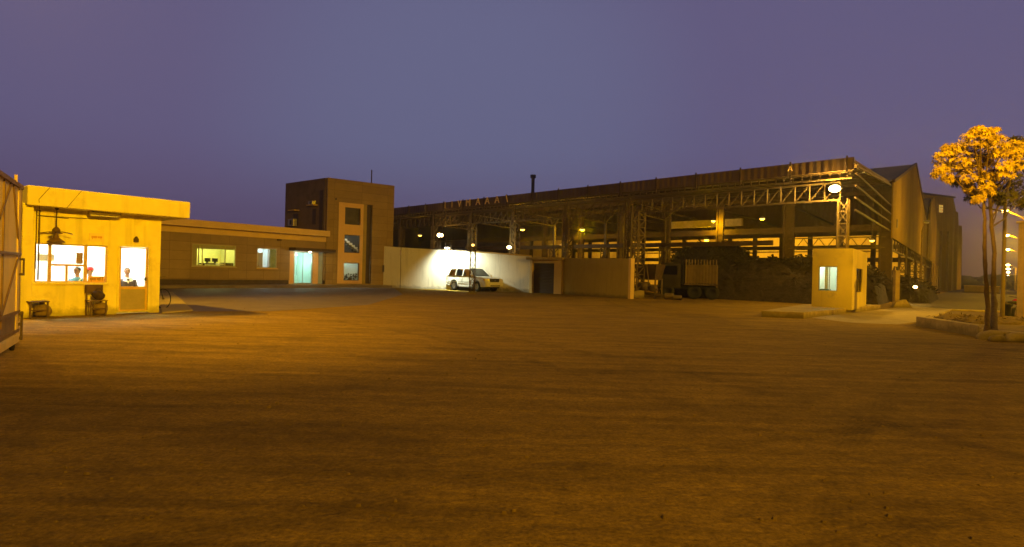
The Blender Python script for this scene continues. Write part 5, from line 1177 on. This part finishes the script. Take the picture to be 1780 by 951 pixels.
def islands():
    K0, K1_, K2_ = gp(1323, 551), gp(1397, 554), gp(1531, 537.5)
    poly = [K0, K1_, K1_.lerp(K2_, .03) , K2_, K2_ + V2 * 2.0, K0 + V1 * 9 + V2 * .3]
    b = MB().prism([Vector((p.x, p.y, -.02)) for p in poly], Z * .27); b.build('kerb_island', M['kerb'], label='raised concrete kerb island carrying the cream booth', kind='structure', bevel=.02)
    # planter: kerb frame with soil
    c = [gp(1592, 567), gp(1700, 586), gp(1790, 596), pd(1815, 30), gp(1652, 542.5)]
    c = [Vector((p.x, p.y, 0)) for p in c]; cen = sum(c, Vector()) / 5; inn = [p + (cen - p).normalized() * .55 for p in c]
    for i in range(5):
        j = (i + 1) % 5; q = MB(); P = [c[i], c[j], inn[j], inn[i]]; q.prism([p - Z * .02 for p in P][::-1], Z * (.36 if i == 0 else .20 if i != 1 else .26)); q.build('kerb', M['kerb'], kind='structure', label='low concrete kerb around the planting bed', bevel=.02)
    MB().prism([p - Z * .02 for p in inn], Z * .12).build('planting_bed', M['soil'], kind='structure')
    scrap('rubble', (cen + Vector((.2, -.5, 0))), 2.2, 1.5, .28, 9, 'leaf litter and broken soil in the planting bed', M['soil'], 22, Vector((1, 0, 0)), Vector((0, 1, 0)), .25)
islands()
def concrete_post():
    c = gp(1557, 534); R = thing('concrete_post', (c.x, c.y, 0), 'short cream concrete post with rubble at its foot right of the booth', 'post')
    z = at(1557, 470, c.y).z; MB().box(c.x - .14, c.x + .14, c.y - .14, c.y + .14, 0, z).build('shaft', M['pole'], R, bevel=.02)
    MB().prism([c + Vector((-.5, -.2, 0)), c + Vector((.7, -.2, 0)), c + Vector((.3, -.2, .5)), c + Vector((-.3, -.2, .35))], Vector((0, -.3, 0))).build('footing', M['kerb'], R)
concrete_post()

# ================================================================== STREET LAMPS
def street_lamp_at(p, z, label, lit=True, px_arm=1.6, r=.16, first=None):
    R = thing('street_lamp', (p.x, p.y, 0), label, 'street lamp', 'street lamps along the road')
    A = Vector((px_arm, .0, 0)); b = Vector((p.x, p.y, 0)) + A
    MB().tube([b, b + Z * (z - .9)], [.11, .07], 8).build('pole', M['pole'], R)
    MB().tube([b + Z * (z - .95), b + Z * (z - .45) - A * .35, Vector((p.x, p.y, z + .06))], .045, 6).build('arm', M['pole'], R)
    MB().ball((p.x, p.y, z + .08), (.40, .18, .12)).build('head', M['alu'], R)
    ks = max(1.0, min(2.6, p.y / 80)); MB().ball((p.x, p.y, z - .05 * ks), (.28 * ks, .16 * ks, .14 * ks)).build('lamp', E_SODW if lit else M['plate'], R)
names = ('nearest lit street lamp on the road, its arm reaching in over the kerb', 'second lit street lamp along the road from the trees', 'third lit street lamp along the road from the trees', 'fourth lit street lamp, top of the small column of lights', 'fifth lit street lamp along the road from the trees', 'sixth lit street lamp along the road from the trees', 'farthest lit street lamp at the end of the road')
for i, (px, py) in enumerate(((1747, 366), (1750, 408), (1752, 433), (1752, 460), (1752.5, 467), (1752.5, 473), (1753, 479))):
    hor = 475.5 + .0253 * (px - 890); d = 6.2e3 / (hor - py); p = at(px, py, d); street_lamp_at(p, p.z, names[i], px_arm=2.4 if i else 2.0)
    if i < 4: point('street_lamp_light', p - Z * .35 - Vector((0, .1, 0)), (2600, 3200, 5000, 9000)[i], SOD, .15)
c = gp(1604, 517.5); z = at(1608, 386, c.y).z; street_lamp_at(Vector((c.x + .2, c.y, 0)), z, 'unlit lamp post standing before the cream gable cladding', False, px_arm=-.45)

# concrete pole and wall at the right edge
def right_edge():
    c = gp(1742, 563); R = thing('utility_pole', (c.x, c.y, 0), 'plain ochre concrete pole behind the tree trunks', 'pole'); z = at(1742, 345, c.y).z
    MB().tube([c, c + Z * z], [.075, .06], 10).build('shaft', M['steel'], R); MB().lathe(c + Z * z, [(.07, 0), (.1, .03), (.1, .1), (0, .12)], 10).build('cap', M['steeldark'], R)
    c = pd(1779, 24); zt = at(1779, 388, 24).z; R = thing('gate_post', c, 'tall ochre square post cut by the edge of the picture'.replace('cut by the edge of the picture', 'beside the parked motorcycle'), 'post')
    MB().box(c.x - .1, c.x + .35, c.y - .15, c.y + .2, 0, zt).build('shaft', M['pole'], R, bevel=.02); MB().box(c.x - .15, c.x + .4, c.y - .2, c.y + .25, zt, zt + .1).build('cap', M['pole'], R)
    c = gp(1752, 553); R = thing('litter_bin', (c.x, c.y, 0), 'small dark bin standing beyond the trees', 'bin'); MB().lathe(c, [(.14, 0), (.17, .6), (.19, .62), (.19, .68), (0, .68)], 12).build('drum', M['black'], R); MB().lathe(c + Z * .68, [(.18, 0), (.12, .08), (0, .1)], 12).build('lid', M['steeldark'], R)
right_edge()
def motorcycle():
    c = pd(1768, 25); f = Vector((.75, .66, 0)).normalized(); s = Vector((f.y, -f.x, 0)); P = lambda x, y, z: c + f * x + s * y + Z * z
    R = thing('motorcycle', c, 'dark motorcycle parked beyond the trees beside the square post', 'motorcycle')
    for x in (-.62, .62):
        w = MB(); w.lathe(P(x, -.05, .3), [(.2, 0), (.28, 0), (.3, .05), (.28, .1), (.2, .1)], 18, s); wo = w.build('wheel', M['tyre'], R); MB().lathe(P(x, -.04, .3), [(0, 0), (.2, 0), (.2, .08), (0, .08)], 14, s).build('hub', M['steel'], wo)
    MB().blob(P(.15, 0, .82), (.22, .15, .14), 3, .05).build('fuel_tank', M['redlens'], R); MB().blob(P(-.35, 0, .80), (.35, .13, .07), 4, .05).build('saddle', M['black'], R)
    MB().box(*[v for v in (P(0, 0, 0).x - .15, P(0, 0, 0).x + .15, P(0, 0, 0).y - .12, P(0, 0, 0).y + .12, .3, .6)]).build('engine', M['steel'], R, bevel=.03)
    m = MB(); m.tube([P(.62, 0, .3), P(.45, 0, .95), P(.42, 0, 1.0)], .025, 6); m.tube([P(.45, 0, .8), P(-.1, 0, .6), P(-.62, 0, .3)], .025, 6); m.build('frame', M['black'], R)
    MB().tube([P(.42, -.33, 1.05), P(.45, 0, 1.0), P(.42, .33, 1.05)], .015, 6).build('handlebar', M['chrome'], R); MB().ball(P(.58, 0, .92), .09).build('headlight', M['headlamp'], R)
motorcycle()

# rocks round the tree foot
for i, (px, py, r) in enumerate(((1712, 583, .22), (1722, 590, .26), (1733, 594, .16), (1748, 590, .20), (1761, 586, .14), (1769, 594, .24), (1700, 577, .13))):
    c = gp(px, py); MB().blob(c + Z * r * .35, (r * 1.3, r, r * .75), 40 + i, .22, 9, 6).build('rock', M['kerb'], label=('angular pale stone beside the tree foot', 'largest stone in front of the tree trunks', 'small stone under the dark trunk', 'flat stone right of the trunks', 'small stone under the ochre pole', 'broad stone at the bed corner near the square post', 'little stone on the kerb end left of the trunks')[i], cat='rock', group='stones round the tree foot')

# ================================================================== TREES
def leaves(mb, c, r, n, rnd, size, squash=.8):
    """rosettes of pointed leaves spread through a clump"""
    for i in range(max(1, n // 7)):
        d = Vector((rnd.gauss(0, 1), rnd.gauss(0, 1), rnd.gauss(0, 1))).normalized() * (rnd.random() ** .4); p = c + Vector((d.x * r, d.y * r, d.z * r * squash))
        ax = (d + Vector((rnd.uniform(-.5, .5), rnd.uniform(-.5, .5), rnd.uniform(-.2, .7)))).normalized(); t1 = ax.orthogonal().normalized(); t2 = ax.cross(t1); k0 = rnd.random() * 6.28; m_ = rnd.randint(5, 8); sz = size * rnd.uniform(.65, 1.35)
        for k in range(m_):
            an = k0 + 6.283 * k / m_ + rnd.uniform(-.3, .3); a = (t1 * math.cos(an) + t2 * math.sin(an) + ax * rnd.uniform(-.1, .6) - Z * rnd.uniform(0, .35)).normalized()
            b = a.cross(ax).normalized(); nrm = a.cross(b); l = sz * rnd.uniform(.75, 1.25); w = l * rnd.uniform(.15, .22); m = p + a * l * .5
            mb.add([p, m + b * w - nrm * l * .05, p + a * l - Z * l * .15, m - b * w - nrm * l * .05, m + nrm * l * .04], [(0, 1, 4), (1, 2, 4), (2, 3, 4), (3, 0, 4)])
def tree(name, label, trunk, clumps, leafm, barkm, seed, size, per, r0=.1, r1=.035):
    rnd = random.Random(seed); R = thing(name, Vector((trunk[0].x, trunk[0].y, 0)), label, 'tree', 'trees at the planting bed')
    q = MB(); n = len(trunk); pts = []
    rs = []
    for i in range(n - 1):
        for k in range(4): t = k / 4; p = trunk[i].lerp(trunk[i + 1], t); pts.append(p + Vector((rnd.uniform(-.012, .012), rnd.uniform(-.012, .012), 0))); rs.append((r0 + (r1 - r0) * (i + t) / (n - 1)) * rnd.uniform(.9, 1.12))
    pts.append(trunk[-1]); rs.append(r1); rs[0] *= 1.5
    q.tube(pts, rs, 9); q.build('trunk', barkm, R)
    lb = MB(); lf = MB(); top = trunk[-1]
    for c, r in clumps:
        st = pts[int(len(pts) * rnd.uniform(.72, .98))]; mid = st.lerp(c, .5) - Z * .08 * (c - st).length; lb.tube([st, mid, c], [r1 * .8, r1 * .5, r1 * .25], 6)
        for k in range(4):
            e = c + Vector((rnd.uniform(-1, 1), rnd.uniform(-1, 1), rnd.uniform(-.6, .8))) * r * .8; lb.tube([mid.lerp(c, .6), e], [r1 * .3, r1 * .12], 5)
            leaves(lf, e, r * .55, per // 6, rnd, size)
        leaves(lf, c, r, per // 3, rnd, size)
    lb.build('limbs', barkm, R); lf.build('crown', leafm, R)
def A_(px, py, d): return at(px, py, d)
d1 = 17.4
def clump_fill(spec, d, seed, dy=1.0):
    rnd = random.Random(seed); o = []
    for px, py, r in spec: o.append((A_(px, py, d + rnd.uniform(-dy, dy)), r * d / 1000))
    return o
main_spec = [(1693, 238, 20), (1676, 256, 20), (1712, 248, 20), (1655, 268, 20), (1640, 290, 15), (1632, 300, 10), (1690, 275, 22), (1716, 278, 20), (1740, 262, 20), (1762, 270, 18), (1668, 296, 20), (1700, 302, 18), (1728, 304, 16), (1750, 298, 16), (1770, 288, 12), (1684, 322, 11), (1712, 328, 12), (1724, 325, 9), (1690, 232, 9), (1704, 228, 8), (1722, 232, 9), (1648, 310, 9), (1684, 330, 7), (1766, 252, 13), (1700, 345, 6), (1652, 260, 14), (1735, 243, 12)]
tree('broadleaf_tree', 'slender tree with bent pale trunk and broad golden lit crown at the planting bed', [gp(1716, 582, .1), A_(1717, 520, d1), A_(1713, 470, d1), A_(1711, 430, d1), A_(1712, 380, d1), A_(1707, 320, d1), A_(1703, 270, d1)], clump_fill(main_spec, d1, 1, .9), M['leaf'], M['bark'], 11, .088, 640, .065, .035)
dk = [(1738, 328, 20), (1757, 318, 20), (1728, 345, 14), (1750, 345, 18), (1770, 335, 18), (1690, 343, 13), (1706, 338, 12), (1766, 300, 16), (1776, 352, 12), (1775, 262, 14), (1768, 245, 12), (1662, 318, 10)]
d2 = 18.6
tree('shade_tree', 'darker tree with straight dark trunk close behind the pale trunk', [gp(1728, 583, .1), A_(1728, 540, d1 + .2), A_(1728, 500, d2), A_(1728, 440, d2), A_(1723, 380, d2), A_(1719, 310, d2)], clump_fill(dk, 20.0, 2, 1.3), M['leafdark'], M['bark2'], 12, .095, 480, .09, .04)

# distant scrub line closing the road end and the far field
def far_scrub():
    q = MB(); rnd = random.Random(8)
    for i in range(110):
        px = rnd.uniform(1655, 1840); d = rnd.uniform(230, 330); c = pd(px, d); r = rnd.uniform(3, 6); q.blob(c + Z * r * .3, (r * 1.4, r, r * rnd.uniform(.5, .9)), i, .25, 9, 6)
    q.build('scrub', M['hedge'], label='distant dark scrub closing the end of the road', kind='stuff')
far_scrub()
def far_wall():
    A, B = pd(1676, 118), pd(1735, 110); fr = Fr(A, B - A); R = thing('road_end_wall', A, 'low far wall with a pale kerb line closing the road', 'wall')
    MB().fbox(fr, 0, (B - A).length, -.3, 0, 0, 1.3).build('wall_body', M['olivewall'], R); MB().fbox(fr, 0, (B - A).length, -.4, .1, 1.3, 1.45).build('coping', M['fascia'], R)
far_wall()

def haze():
    b = MB(); x0, x1, y0, y1, z0, z1 = -400, 400, -40, 420, -1, 40; b.box(x0, x1, y0, y1, z0, z1)
    m = bpy.data.materials.new('haze'); m.use_nodes = True; t = m.node_tree; t.nodes.clear(); o = t.nodes.new('ShaderNodeOutputMaterial'); v = t.nodes.new('ShaderNodeVolumePrincipled')
    v.inputs['Color'].default_value = (.8, .8, .8, 1); v.inputs['Density'].default_value = 0.0009; v.inputs['Anisotropy'].default_value = 0.75; t.links.new(v.outputs[0], o.inputs['Volume'])
    b.build('haze', m, kind='stuff', label='thin dusty evening haze over the yard')
USE_HAZE = True
if USE_HAZE: haze()
